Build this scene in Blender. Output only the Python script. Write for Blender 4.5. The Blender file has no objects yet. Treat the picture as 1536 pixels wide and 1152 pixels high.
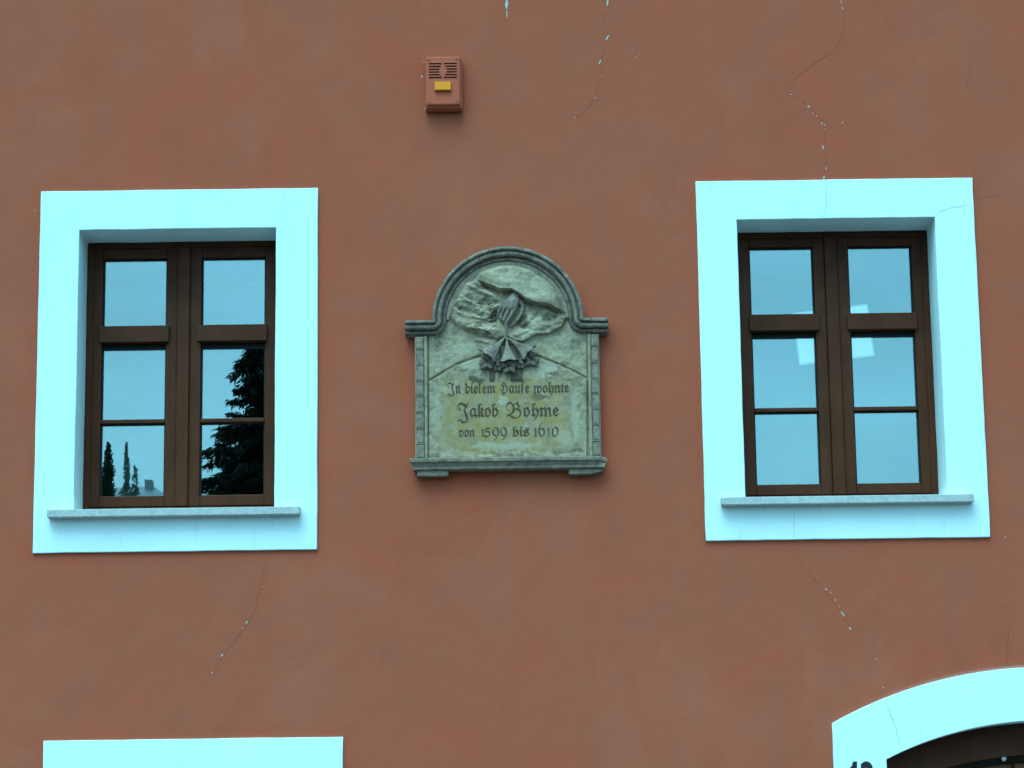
import bpy, bmesh, math, random
import numpy as np
from mathutils import Vector, Matrix, noise

random.seed(7)
R = math.radians
scene = bpy.context.scene
C = scene.collection

# ------------------------------------------------------------------ camera
IW, IH, FPX = 1536, 1152, 3900.0          # pixels of the photograph, focal length in those pixels
CAM = Vector((0.0, -13.65, 1.6))
YAW, PITCH, ROLL = R(-0.045), R(11.486), R(-0.763)
fwd = Vector((math.sin(YAW)*math.cos(PITCH), math.cos(YAW)*math.cos(PITCH), math.sin(PITCH)))
rgt = Vector((math.cos(YAW), -math.sin(YAW), 0))
upv = rgt.cross(fwd)
rgt, upv = (math.cos(ROLL)*rgt + math.sin(ROLL)*upv), (-math.sin(ROLL)*rgt + math.cos(ROLL)*upv)
cd = bpy.data.cameras.new('camera')
cam = bpy.data.objects.new('camera', cd)
C.objects.link(cam)
m = Matrix((rgt, upv, -fwd)).transposed().to_4x4()
m.translation = CAM
cam.matrix_world = m
cd.sensor_fit = 'HORIZONTAL'
cd.sensor_width = 36.0
cd.lens = 36.0*FPX/IW
cd.clip_start = 0.1
cd.clip_end = 3000
scene.camera = cam

# ------------------------------------------------------------------ sky, sun, exposure
SUN_EL, SUN_AZ = R(58), R(200)            # azimuth clockwise from +Y: behind the photographer
world = bpy.data.worlds.new('World')
scene.world = world
world.use_nodes = True
nt = world.node_tree
nt.nodes.clear()
out = nt.nodes.new('ShaderNodeOutputWorld')
bg = nt.nodes.new('ShaderNodeBackground')
sky = nt.nodes.new('ShaderNodeTexSky')
sky.sky_type = 'NISHITA'
sky.sun_disc = False
sky.sun_elevation = SUN_EL
sky.sun_rotation = SUN_AZ
sky.air_density = 1.0
sky.dust_density = 3.0
hs = nt.nodes.new('ShaderNodeHueSaturation')
hs.inputs['Saturation'].default_value = 0.6
tc = nt.nodes.new('ShaderNodeTexCoord')
mp = nt.nodes.new('ShaderNodeMapping')
mp.inputs['Scale'].default_value = (2.0, 2.0, 6.0)
nz = nt.nodes.new('ShaderNodeTexNoise')
nz.inputs['Scale'].default_value = 1.6
nz.inputs['Detail'].default_value = 4
mr = nt.nodes.new('ShaderNodeMapRange')
mr.inputs['From Min'].default_value = 0.3
mr.inputs['From Max'].default_value = 0.7
mr.inputs['To Min'].default_value = 0.76
mr.inputs['To Max'].default_value = 1.24
mul = nt.nodes.new('ShaderNodeVectorMath')
mul.operation = 'SCALE'
L = nt.links.new
L(sky.outputs[0], hs.inputs['Color'])
L(tc.outputs['Generated'], mp.inputs['Vector'])
L(mp.outputs[0], nz.inputs['Vector'])
L(nz.outputs['Fac'], mr.inputs['Value'])
L(hs.outputs[0], mul.inputs[0])
L(mr.outputs[0], mul.inputs['Scale'])
L(mul.outputs[0], bg.inputs['Color'])
bg.inputs['Strength'].default_value = 0.13
L(bg.outputs[0], out.inputs['Surface'])

sd = bpy.data.lights.new('sun', 'SUN')
sd.energy = 0.6
sd.angle = R(40)
sd.color = (1.0, 0.97, 0.93)
sun = bpy.data.objects.new('sun', sd)
C.objects.link(sun)
sdir = Vector((math.sin(SUN_AZ)*math.cos(SUN_EL), math.cos(SUN_AZ)*math.cos(SUN_EL), math.sin(SUN_EL)))
sun.rotation_euler = sdir.to_track_quat('Z', 'Y').to_euler()
sun.location = (0, -20, 25)

vs = scene.view_settings
vs.view_transform = 'Standard'
vs.look = 'None'
vs.gamma = 1.0
vs.use_curve_mapping = False
vs.exposure = 0.95
# the photograph was taken with a cold (cyan) white balance
vs.use_white_balance = True
vs.white_balance_temperature = 3850
vs.white_balance_tint = -43

# ------------------------------------------------------------------ helpers
def ray(px, py):
    d = fwd + rgt*((px-IW/2)/FPX) - upv*((py-IH/2)/FPX)
    return d

def W(px, py, y=0.0):
    """photo pixel -> point on the vertical plane at depth y"""
    d = ray(px, py)
    t = (y-CAM.y)/d.y
    return CAM + d*t

def mirror_pt(px, py, Y, glass_y=0.315):
    """what the window pane shows at that pixel: point on the plane y=Y in front of the house"""
    h = W(px, py, glass_y)
    d = ray(px, py)
    d = Vector((d.x, -d.y, d.z))
    return h + d*((Y-h.y)/d.y)

def mat(name, color=(0.5, 0.5, 0.5), rough=0.8, spec=0.3):
    mt = bpy.data.materials.new(name)
    mt.use_nodes = True
    b = mt.node_tree.nodes['Principled BSDF']
    b.inputs['Base Color'].default_value = (*color, 1)
    b.inputs['Roughness'].default_value = rough
    b.inputs['Specular IOR Level'].default_value = spec
    return mt, mt.node_tree, b

def nnoise(t, scale, detail=3, rough=0.55, stretch=(1, 1, 1), dist=0.0):
    tcn = t.nodes.new('ShaderNodeTexCoord')
    mpn = t.nodes.new('ShaderNodeMapping')
    mpn.inputs['Scale'].default_value = stretch
    n = t.nodes.new('ShaderNodeTexNoise')
    n.inputs['Scale'].default_value = scale
    n.inputs['Detail'].default_value = detail
    n.inputs['Roughness'].default_value = rough
    n.inputs['Distortion'].default_value = dist
    t.links.new(tcn.outputs['Object'], mpn.inputs['Vector'])
    t.links.new(mpn.outputs[0], n.inputs['Vector'])
    return n.outputs['Fac']

def ramp(t, fac, stops):
    r = t.nodes.new('ShaderNodeValToRGB')
    e = r.color_ramp.elements
    while len(e) < len(stops):
        e.new(0.5)
    for k, (p, c) in enumerate(stops):
        e[k].position = p
        e[k].color = (*c, 1) if len(c) == 3 else c
    t.links.new(fac, r.inputs['Fac'])
    return r.outputs['Color']

def mixc(t, fac, a, b, mode='MIX'):
    n = t.nodes.new('ShaderNodeMix')
    n.data_type = 'RGBA'
    n.blend_type = mode
    for s, v in ((n.inputs[0], fac), (n.inputs[6], a), (n.inputs[7], b)):
        if isinstance(v, (int, float)):
            s.default_value = v
        elif isinstance(v, tuple):
            s.default_value = (*v, 1)
        else:
            t.links.new(v, s)
    return n.outputs[2]

def mrange(t, v, a, b, c=0.0, d=1.0):
    n = t.nodes.new('ShaderNodeMapRange')
    n.inputs['From Min'].default_value = a
    n.inputs['From Max'].default_value = b
    n.inputs['To Min'].default_value = c
    n.inputs['To Max'].default_value = d
    t.links.new(v, n.inputs['Value'])
    return n.outputs[0]

def math_n(t, op, a, b):
    n = t.nodes.new('ShaderNodeMath')
    n.operation = op
    for s, v in zip(n.inputs, (a, b)):
        if isinstance(v, (int, float)):
            s.default_value = v
        else:
            t.links.new(v, s)
    return n.outputs[0]

def bump(t, b, h, strength=0.3, dist=0.01):
    n = t.nodes.new('ShaderNodeBump')
    n.inputs['Strength'].default_value = strength
    n.inputs['Distance'].default_value = dist
    t.links.new(h, n.inputs['Height'])
    t.links.new(n.outputs[0], b.inputs['Normal'])

# ------------------------------------------------------------------ materials
M = {}
def arch_fit(p, q, xc):
    (x1, z1), (x2, z2) = p, q
    zc = ((x1-xc)**2 + z1**2 - (x2-xc)**2 - z2**2) / (2*(z1-z2))
    return zc, math.hypot(x1-xc, z1-zc)
ARCH_Z, ARCH_R = arch_fit((1.634, 2.545), (2.651, 2.82), 2.735)
# terracotta lime-washed render
mt, t, b = mat('terracotta_render', rough=0.92, spec=0.15)
n1 = nnoise(t, 0.55, 4, 0.6, (1, 1, 1.2), 0.6)
n2 = nnoise(t, 3.2, 5, 0.62, (1, 1, 0.7), 0.4)
n3 = nnoise(t, 95, 3, 0.6)
n4 = nnoise(t, 16, 4, 0.6, (1.6, 1, 0.5))
c = ramp(t, n1, [(0.30, (0.350, 0.083, 0.038)), (0.52, (0.345, 0.092, 0.044)), (0.72, (0.325, 0.100, 0.049))])
c = mixc(t, mrange(t, n2, 0.38, 0.66, 0, 0.75), c, (0.305, 0.101, 0.051))
c = mixc(t, mrange(t, n4, 0.60, 0.78, 0, 0.22), c, (0.335, 0.075, 0.040))
c = mixc(t, mrange(t, nnoise(t, 34, 4, 0.7), 0.40, 0.70, 0, 0.22), c, (0.360, 0.106, 0.055))
c = mixc(t, mrange(t, n3, 0.35, 0.70, 0, 0.38), c, (0.215, 0.066, 0.034))
c = mixc(t, mrange(t, nnoise(t, 1.3, 6, 0.68, (1, 1, 0.8), 0.7), 0.50, 0.74, 0, 0.55), c, (0.355, 0.122, 0.066))
c = mixc(t, mrange(t, nnoise(t, 2.1, 6, 0.70, (1.2, 1, 0.6), 0.5), 0.54, 0.78, 0, 0.5), c, (0.245, 0.068, 0.036))
# redder brushed-on band of paint around the window surrounds, white overspray above the door arch
wtc = t.nodes.new('ShaderNodeTexCoord')
wsp = t.nodes.new('ShaderNodeSeparateXYZ')
t.links.new(wtc.outputs['Object'], wsp.inputs[0])
n6 = nnoise(t, 5.5, 4, 0.6, (1, 1, 1), 0.4)
for (wx0, wx1, wz0, wz1) in ((-2.557, -1.052, 3.4925, 5.474), (1.0025, 2.5065, 3.511, 5.481), (-2.476, -0.916, 0.55, 2.508)):
    ddx = math_n(t, 'SUBTRACT', math_n(t, 'ABSOLUTE', math_n(t, 'SUBTRACT', wsp.outputs['X'], (wx0+wx1)/2), 0), (wx1-wx0)/2)
    ddz = math_n(t, 'SUBTRACT', math_n(t, 'ABSOLUTE', math_n(t, 'SUBTRACT', wsp.outputs['Z'], (wz0+wz1)/2), 0), (wz1-wz0)/2)
    dd = math_n(t, 'MAXIMUM', ddx, ddz)
    dd = math_n(t, 'ADD', dd, math_n(t, 'MULTIPLY', n6, 0.09))
    c = mixc(t, mrange(t, dd, 0.05, 0.13, 0.42, 0.0), c, (0.306, 0.071, 0.037))
rx_ = math_n(t, 'SUBTRACT', wsp.outputs['X'], 2.735)
rz_ = math_n(t, 'SUBTRACT', wsp.outputs['Z'], ARCH_Z)
rd_ = math_n(t, 'SUBTRACT', math_n(t, 'SQRT', math_n(t, 'ADD', math_n(t, 'MULTIPLY', rx_, rx_), math_n(t, 'MULTIPLY', rz_, rz_)), 0), ARCH_R)
om = math_n(t, 'MULTIPLY', mrange(t, math_n(t, 'ADD', rd_, math_n(t, 'MULTIPLY', nnoise(t, 22, 4, 0.7), 0.022)), 0.006, 0.030, 1.0, 0.0), mrange(t, wsp.outputs['X'], 1.75, 2.5, 0.0, 1.0))
om = math_n(t, 'MULTIPLY', om, mrange(t, nnoise(t, 130, 3, 0.7), 0.35, 0.6, 0.25, 1.0))
om = math_n(t, 'MULTIPLY', om, math_n(t, 'GREATER_THAN', rd_, -0.02))
c = mixc(t, math_n(t, 'MULTIPLY', om, 0.62), c, (0.55, 0.50, 0.46))
t.links.new(c, b.inputs['Base Color'])
h = math_n(t, 'ADD', math_n(t, 'MULTIPLY', nnoise(t, 220, 3, 0.7), 0.25),
           math_n(t, 'ADD', math_n(t, 'MULTIPLY', nnoise(t, 38, 4, 0.6), 0.5), math_n(t, 'MULTIPLY', nnoise(t, 4, 2), 3.0)))
bump(t, b, h, 0.5, 0.004)
M['wall'] = mt

# white masonry paint on the surrounds
mt, t, b = mat('white_masonry_paint', rough=0.85, spec=0.2)
n1 = nnoise(t, 2.5, 5, 0.6, (1, 1, 0.5))
n2 = nnoise(t, 60, 4, 0.65)
n3 = nnoise(t, 7, 5, 0.7, (3.5, 1, 0.35), 0.3)
c = ramp(t, n1, [(0.3, (0.80, 0.80, 0.79)), (0.6, (0.86, 0.86, 0.85))])
c = mixc(t, mrange(t, n3, 0.56, 0.78, 0, 0.38), c, (0.56, 0.57, 0.57))
c = mixc(t, mrange(t, n2, 0.66, 0.78, 0, 0.35), c, (0.58, 0.57, 0.55))
t.links.new(c, b.inputs['Base Color'])
h = math_n(t, 'ADD', math_n(t, 'MULTIPLY', nnoise(t, 160, 3, 0.7), 0.3), nnoise(t, 14, 4, 0.6))
bump(t, b, h, 0.35, 0.004)
M['white'] = mt

# brown stained window wood
def wood(name, c0, c1, rough=0.45):
    mt, t, b = mat(name, rough=rough, spec=0.13)
    n1 = nnoise(t, 9, 5, 0.65, (7, 7, 0.5), 0.5)
    n2 = nnoise(t, 120, 2, 0.6, (1, 1, 0.15))
    n3 = nnoise(t, 5, 4, 0.6)
    c = mixc(t, mrange(t, n1, 0.3, 0.75), c0, c1)
    c = mixc(t, mrange(t, n3, 0.4, 0.7, 0, 0.45), c, tuple(0.5*v for v in c0))
    t.links.new(c, b.inputs['Base Color'])
    t.links.new(mrange(t, n3, 0.3, 0.7, rough-0.08, rough+0.15), b.inputs['Roughness'])
    bump(t, b, n2, 0.12, 0.002)
    return mt
M['wood'] = wood('brown_stained_wood', (0.058, 0.0195, 0.0062), (0.082, 0.0285, 0.0092))
M['door_wood'] = wood('dark_door_wood', (0.055, 0.021, 0.009), (0.075, 0.029, 0.012), 0.55)
M['gasket'] = mat('black_glazing_gasket', (0.012, 0.012, 0.013), 0.6)[0]

# window glass: clear pane, mirror-like from the Fresnel term of a double-glazed unit
mt = bpy.data.materials.new('window_glass')
mt.use_nodes = True
t = mt.node_tree
t.nodes.clear()
o = t.nodes.new('ShaderNodeOutputMaterial')
tr = t.nodes.new('ShaderNodeBsdfTransparent')
tr.inputs['Color'].default_value = (0.98, 1.0, 0.99, 1)
gl = t.nodes.new('ShaderNodeBsdfGlossy')
gl.inputs['Roughness'].default_value = 0.0
fr = t.nodes.new('ShaderNodeFresnel')
fr.inputs['IOR'].default_value = 2.65
mx = t.nodes.new('ShaderNodeMixShader')
bp = t.nodes.new('ShaderNodeBump')
bp.inputs['Strength'].default_value = 0.05
bp.inputs['Distance'].default_value = 0.01
t.links.new(nnoise(t, 2.2, 1, 0.4), bp.inputs['Height'])
t.links.new(bp.outputs[0], gl.inputs['Normal'])
t.links.new(fr.outputs[0], mx.inputs[0])
t.links.new(tr.outputs[0], mx.inputs[1])
t.links.new(gl.outputs[0], mx.inputs[2])
t.links.new(mx.outputs[0], o.inputs['Surface'])
M['glass'] = mt

# weathered sandstone, two tones
def stone(name, light, mid, dark, ochre=None, dk=(0.45, 0.7), gsc=1.0):
    mt, t, b = mat(name, rough=0.9, spec=0.15)
    n1 = nnoise(t, 9*gsc, 6, 0.65, dist=0.5)
    n2 = nnoise(t, 26*gsc, 6, 0.7, dist=0.3)
    n3 = nnoise(t, 300, 3, 0.7)
    c = mixc(t, mrange(t, n1, 0.35, 0.68), light, mid)
    c = mixc(t, mrange(t, n2, dk[0], dk[1], 0, 0.75), c, dark)
    if ochre:
        # lichen patches in the inscription field, a ragged blotch with its own outline
        tcn = t.nodes.new('ShaderNodeTexCoord')
        sp = t.nodes.new('ShaderNodeSeparateXYZ')
        t.links.new(tcn.outputs['Object'], sp.inputs[0])
        dx = math_n(t, 'DIVIDE', math_n(t, 'ABSOLUTE', math_n(t, 'ADD', sp.outputs['X'], 0.02), 0.0), 0.36)
        dz = math_n(t, 'DIVIDE', math_n(t, 'ABSOLUTE', math_n(t, 'ADD', sp.outputs['Z'], -0.275), 0.0), 0.22)
        mk = math_n(t, 'MAXIMUM', dx, dz)
        mk = mrange(t, math_n(t, 'ADD', mk, math_n(t, 'MULTIPLY', n1, 0.5)), 1.0, 1.3, 1.0, 0.0)
        n5 = nnoise(t, 13, 5, 0.65, dist=0.15)
        f = math_n(t, 'MULTIPLY', mk, mrange(t, n5, 0.32, 0.62, 0.0, 0.9))
        c = mixc(t, f, c, ochre)
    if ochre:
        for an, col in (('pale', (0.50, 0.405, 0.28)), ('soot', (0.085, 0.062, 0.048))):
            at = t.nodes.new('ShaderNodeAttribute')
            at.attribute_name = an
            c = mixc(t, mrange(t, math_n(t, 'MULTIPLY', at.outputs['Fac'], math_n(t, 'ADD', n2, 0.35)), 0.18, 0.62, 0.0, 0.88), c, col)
    c = mixc(t, mrange(t, n3, 0.3, 0.75, 0, 0.28), c, dark)
    t.links.new(c, b.inputs['Base Color'])
    h = math_n(t, 'ADD', n2, math_n(t, 'MULTIPLY', n3, 0.35))
    bump(t, b, h, 0.45, 0.004)
    return mt
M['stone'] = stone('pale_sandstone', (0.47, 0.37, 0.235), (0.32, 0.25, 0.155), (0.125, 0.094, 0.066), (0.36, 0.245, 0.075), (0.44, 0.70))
M['stone_mid'] = stone('grey_sandstone', (0.36, 0.275, 0.19), (0.225, 0.172, 0.125), (0.09, 0.068, 0.056), None, (0.45, 0.7), 1.6)
M['stone_dark'] = stone('sooty_sandstone', (0.40, 0.31, 0.22), (0.15, 0.112, 0.094), (0.05, 0.038, 0.034), None, (0.46, 0.68), 2.0)
M['stone_soot'] = stone('blackened_sandstone', (0.27, 0.20, 0.15), (0.16, 0.115, 0.09), (0.06, 0.045, 0.038), None, (0.42, 0.66), 3.0)
mt, t, b = mat('dark_inscription_paint', rough=0.9, spec=0.1)
c = mixc(t, mrange(t, nnoise(t, 45, 4, 0.7), 0.42, 0.72, 0, 0.8), (0.060, 0.040, 0.028), (0.20, 0.15, 0.10))
t.links.new(c, b.inputs['Base Color'])
M['letter'] = mt
M['sill'] = stone('grey_sill_stone', (0.62, 0.57, 0.54), (0.52, 0.475, 0.45), (0.33, 0.30, 0.285), None, (0.48, 0.7), 3.0)

mt, t, b = mat('terracotta_painted_plastic', (0.42, 0.105, 0.072), 0.6, 0.12)
c = mixc(t, mrange(t, nnoise(t, 30, 5, 0.6), 0.4, 0.7, 0, 0.4), (0.385, 0.100, 0.050), (0.335, 0.090, 0.046))
t.links.new(c, b.inputs['Base Color'])
bump(t, b, nnoise(t, 160, 2), 0.1, 0.002)
M['siren'] = mt
M['slot'] = mat('dark_louvre_slot', (0.05, 0.015, 0.010), 0.8)[0]  # dark colour painted in for the shade inside the louvre slots
mt, t, b = mat('yellow_lens_plastic', (0.62, 0.235, 0.002), 0.35, 0.12)
M['lens'] = mt
M['screw'] = mat('painted_screw', (0.24, 0.065, 0.045), 0.5)[0]
M['chip'] = mat('bare_white_plaster', (0.50, 0.46, 0.40), 0.9)[0]
M['crack'] = mat('crack_shadow_line', (0.262, 0.074, 0.040), 0.95)[0]  # crack lines, a little darker than the render
M['crack_w'] = mat('hairline_crack_in_paint', (0.40, 0.40, 0.40), 0.95)[0]
M['digit'] = mat('black_enamel', (0.02, 0.012, 0.016), 0.4)[0]
M['iron'] = mat('black_wrought_iron', (0.014, 0.010, 0.009), 0.7, 0.1)[0]
M['board'] = wood('pale_fanlight_board', (0.12, 0.055, 0.024), (0.16, 0.072, 0.03), 0.6)
M['paper'] = mat('white_lamp_frame', (0.85, 0.85, 0.83), 0.7)[0]
mt, t, b = mat('lit_lamp_diffuser', (0.85, 0.85, 0.83), 0.7)
b.inputs['Emission Color'].default_value = (1, 1, 0.96, 1)
b.inputs['Emission Strength'].default_value = 0.20
M['lamp'] = mt
mt, t, b = mat('lamp_edge_diffuser', (0.85, 0.85, 0.83), 0.7)
b.inputs['Emission Color'].default_value = (1, 1, 0.96, 1)
b.inputs['Emission Strength'].default_value = 0.12
M['paper'] = mt
M['drip'] = mat('weathered_aluminium', (0.20, 0.14, 0.11), 0.5)[0]
M['room'] = mat('dim_room_plaster', (0.16, 0.15, 0.14), 0.9)[0]

mt, t, b = mat('asphalt', rough=0.9)
c = ramp(t, nnoise(t, 0.6, 5), [(0.3, (0.045, 0.045, 0.047)), (0.7, (0.075, 0.073, 0.07))])
t.links.new(c, b.inputs['Base Color'])
M['asphalt'] = mt
mt, t, b = mat('granite_paving', rough=0.85)
c = ramp(t, nnoise(t, 3, 5), [(0.3, (0.17, 0.165, 0.16)), (0.7, (0.25, 0.24, 0.23))])
t.links.new(c, b.inputs['Base Color'])
M['paving'] = mt
mt, t, b = mat('grassy_hillside', rough=1)
c = ramp(t, nnoise(t, 0.08, 6, 0.7), [(0.3, (0.05, 0.075, 0.035)), (0.7, (0.10, 0.11, 0.06))])
t.links.new(c, b.inputs['Base Color'])
M['hill'] = mt
def leafmat(name, a, bcol):
    mt, t, b = mat(name, rough=0.7, spec=0.2)
    c = ramp(t, nnoise(t, 1.3, 3), [(0.35, a), (0.65, bcol)])
    t.links.new(c, b.inputs['Base Color'])
    return mt
M['spruce'] = leafmat('spruce_needles', (0.020, 0.032, 0.016), (0.04, 0.06, 0.03))
M['cypress'] = leafmat('cypress_foliage', (0.04, 0.06, 0.025), (0.07, 0.10, 0.04))
M['poplar'] = leafmat('poplar_foliage', (0.24, 0.27, 0.18), (0.34, 0.36, 0.25))
M['bark'] = mat('bark', (0.07, 0.05, 0.04), 0.95)[0]
M['roof'] = mat('clay_roof_tiles', (0.22, 0.08, 0.05), 0.85)[0]
M['zinc'] = mat('grey_zinc_roofing', (0.68, 0.69, 0.71), 0.6)[0]  # roof colour lightened to stand in for distance haze
M['far_wall'] = mat('cream_render', (0.72, 0.68, 0.60), 0.9)[0]  # far walls and chimney, haze painted in as a paler tone

# ------------------------------------------------------------------ object builders
def link(name, me, material=None, parent=None):
    o = bpy.data.objects.new(name, me)
    C.objects.link(o)
    if material is not None and me is not None and not me.materials:
        me.materials.append(M[material] if isinstance(material, str) else material)
    if parent is not None:
        o.parent = parent
        o.matrix_parent_inverse = parent.matrix_world.inverted()
    return o

def empty(name, loc):
    o = bpy.data.objects.new(name, None)
    o.location = loc
    C.objects.link(o)
    bpy.context.view_layer.update()
    return o

def tag(o, label=None, cat=None, group=None, kind=None):
    if label: o['label'] = label
    if cat: o['category'] = cat
    if group: o['group'] = group
    if kind: o['kind'] = kind
    return o

def mesh_from_bm(bm, name, smooth=False):
    me = bpy.data.meshes.new(name)
    bmesh.ops.recalc_face_normals(bm, faces=bm.faces)
    bm.to_mesh(me)
    bm.free()
    if smooth:
        for p in me.polygons:
            p.use_smooth = True
    return me

def add_box(bm, x0, x1, y0, y1, z0, z1, bev=0.0, seg=1):
    if x0 > x1: x0, x1 = x1, x0
    if y0 > y1: y0, y1 = y1, y0
    if z0 > z1: z0, z1 = z1, z0
    tb = bmesh.new()
    bmesh.ops.create_cube(tb, size=1.0)
    for v in tb.verts:
        v.co = Vector(((x0+x1)/2 + v.co.x*(x1-x0), (y0+y1)/2 + v.co.y*(y1-y0), (z0+z1)/2 + v.co.z*(z1-z0)))
    if bev:
        bmesh.ops.bevel(tb, geom=list(tb.edges), offset=bev, segments=seg, affect='EDGES', profile=0.5)
    tm = bpy.data.meshes.new('tmp')
    tb.to_mesh(tm)
    tb.free()
    bm.from_mesh(tm)
    bpy.data.meshes.remove(tm)

def box(name, x0, x1, y0, y1, z0, z1, material, parent=None, bev=0.003, seg=2):
    bm = bmesh.new()
    add_box(bm, x0, x1, y0, y1, z0, z1, bev, seg)
    return link(name, mesh_from_bm(bm, name), material, parent)

def boxes(name, lst, material, parent=None, bev=0.003):
    bm = bmesh.new()
    for b_ in lst:
        add_box(bm, *b_, bev, 2)
    return link(name, mesh_from_bm(bm, name), material, parent)

def filled(name, loops, y_front, y_back, bev=0.0, beveled_res=2):
    """flat shape with holes in the wall plane (x, z), solid between y_front and y_back"""
    cu = bpy.data.curves.new(name, 'CURVE')
    cu.dimensions = '2D'
    cu.fill_mode = 'BOTH'
    cu.extrude = max((y_back-y_front)/2 - bev, 0.0)
    cu.bevel_depth = bev
    cu.bevel_resolution = beveled_res
    cu.offset = -bev
    for lp in loops:
        s = cu.splines.new('POLY')
        s.points.add(len(lp)-1)
        for p, q in zip(s.points, lp):
            p.co = (q[0], q[1], 0, 1)
        s.use_cyclic_u = True
    ob = bpy.data.objects.new('tmp', cu)
    C.objects.link(ob)
    dg = bpy.context.evaluated_depsgraph_get()
    me = bpy.data.meshes.new_from_object(ob.evaluated_get(dg))
    bpy.data.objects.remove(ob)
    bpy.data.curves.remove(cu)
    yc = (y_front+y_back)/2
    me.transform(Matrix.Translation((0, yc, 0)) @ Matrix.Rotation(R(90), 4, 'X'))
    me.name = name
    me.materials.clear()
    return me

def jit_loop(pts, step=0.08, amp=0.0012, closed=True, seed=0):
    rr = random.Random(seed)
    o = []
    n = len(pts)
    for k in range(n if closed else n-1):
        a, b_ = Vector(pts[k]), Vector(pts[(k+1) % n])
        L_ = (b_-a).length
        m_ = max(1, int(L_/step))
        nrm = Vector((-(b_-a).y, (b_-a).x)).normalized()
        for i in range(m_):
            p = a.lerp(b_, i/m_)
            if i:
                p = p + nrm*(amp*(rr.random()*2-1) + amp*1.6*noise.noise(Vector((p.x*2.1, p.y*2.1, seed))))
            o.append((p.x, p.y))
    return o

def rect(x0, x1, z0, z1):
    return [(x0, z0), (x1, z0), (x1, z1), (x0, z1)]

def ribbon(name, pts, w, y, material, parent, seed=0, taper=True, thick=0.0008):
    """thin irregular strip through points of the wall plane"""
    rr = random.Random(seed)
    fine = []
    for k in range(len(pts)-1):
        a, b_ = Vector(pts[k]), Vector(pts[k+1])
        n_ = max(2, int((b_-a).length/0.018))
        nr = Vector((-(b_-a).y, (b_-a).x)).normalized()
        for i in range(n_):
            fine.append(a.lerp(b_, i/n_) + (nr*rr.uniform(-0.004, 0.004) if i else Vector((0, 0))))
    fine.append(Vector(pts[-1]))
    bm = bmesh.new()
    prev = None
    n_ = len(fine)
    for k, p in enumerate(fine):
        q = fine[min(k+1, n_-1)] - fine[max(k-1, 0)]
        nr = Vector((-q.y, q.x)).normalized()
        tp = min(1, 4*min(k+0.3, n_-0.7-k)/n_) if taper else 1
        ww = w*0.5*tp*rr.uniform(0.6, 1.4)
        a = bm.verts.new((p.x+nr.x*ww, y, p.y+nr.y*ww))
        b_ = bm.verts.new((p.x-nr.x*ww, y, p.y-nr.y*ww))
        if prev:
            bm.faces.new((prev[0], prev[1], b_, a))
        prev = (a, b_)
    r_ = bmesh.ops.extrude_face_region(bm, geom=list(bm.faces))
    for v in [g for g in r_['geom'] if isinstance(g, bmesh.types.BMVert)]:
        v.co.y -= thick
    return link(name, mesh_from_bm(bm, name), material, parent)

def blob(name, cx, cz, rx, rz, ang, y, material, parent, seed):
    """small ragged flake of lost paint"""
    rr = random.Random(seed)
    pts = []
    n_ = 12
    for k in range(n_):
        a = 2*math.pi*k/n_
        s = rr.uniform(0.7, 1.2)
        x, z = math.cos(a)*rx*s, math.sin(a)*rz*s
        pts.append((cx + x*math.cos(ang)-z*math.sin(ang), cz + x*math.sin(ang)+z*math.cos(ang)))
    bm = bmesh.new()
    vs_ = [bm.verts.new((p[0], y, p[1])) for p in pts]
    f = bm.faces.new(vs_)
    r_ = bmesh.ops.extrude_face_region(bm, geom=[f])
    for v in [g for g in r_['geom'] if isinstance(g, bmesh.types.BMVert)]:
        v.co.y -= 0.0012
    return link(name, mesh_from_bm(bm, name), material, parent)

# ------------------------------------------------------------------ ground
bm = bmesh.new()
bmesh.ops.create_grid(bm, x_segments=40, y_segments=40, size=700)
ground = tag(link('ground', mesh_from_bm(bm, 'ground'), 'asphalt'), kind='structure')
ground.location = (0, -100, 0)
pave = tag(box('pavement', -30, 30, -2.2, -0.005, -0.3, 0.12, 'paving', None, 0.0), kind='structure')
kerb = tag(box('kerb', -30, 30, -2.36, -2.203, -0.3, 0.125, 'paving', None, 0.01), kind='structure')

# ------------------------------------------------------------------ the house
house = empty('house', (0, 0, 0))
tag(house, 'terracotta rendered house front with white framed windows and an arched doorway', 'house')

XC_L, XC_R = -1.811, 1.7555
# surrounds: outer rect, opening rect  (x0,x1,z0,z1)
WIN = [dict(out=(-2.557, -1.052, 3.4925, 5.474), op=(-2.343, -1.279, 3.715, 5.2535), cx=XC_L, dz=0.0),
       dict(out=(1.0025, 2.5065, 3.511, 5.481), op=(1.219, 2.2905, 3.733, 5.262), cx=XC_R, dz=0.016),
       dict(out=(-2.476, -0.916, 0.55, 2.508), op=(-2.255, -1.135, 0.78, 2.285), cx=-1.695, dz=-2.955)]

# door arch geometry
DXC = 2.735
def arch_loop(xs, zbot, zc, r, n_=40):
    """closed loop: jambs at xc-+xs, arch of radius r centred zc"""
    a0 = math.asin(xs/r)
    pts = [(DXC-xs, zbot)]
    lp = [(DXC + r*math.sin(-a0 + 2*a0*k/n_), zc + r*math.cos(-a0 + 2*a0*k/n_)) for k in range(n_+1)]
    return [(DXC+xs, zbot)] + lp[::-1] + pts
ez, er = arch_fit((1.634, 2.545), (2.651, 2.82), DXC)
iz, ir = arch_fit((1.909, 2.353), (2.636, 2.541), DXC)
EXS, IXS = DXC-1.634, DXC-1.909

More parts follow.
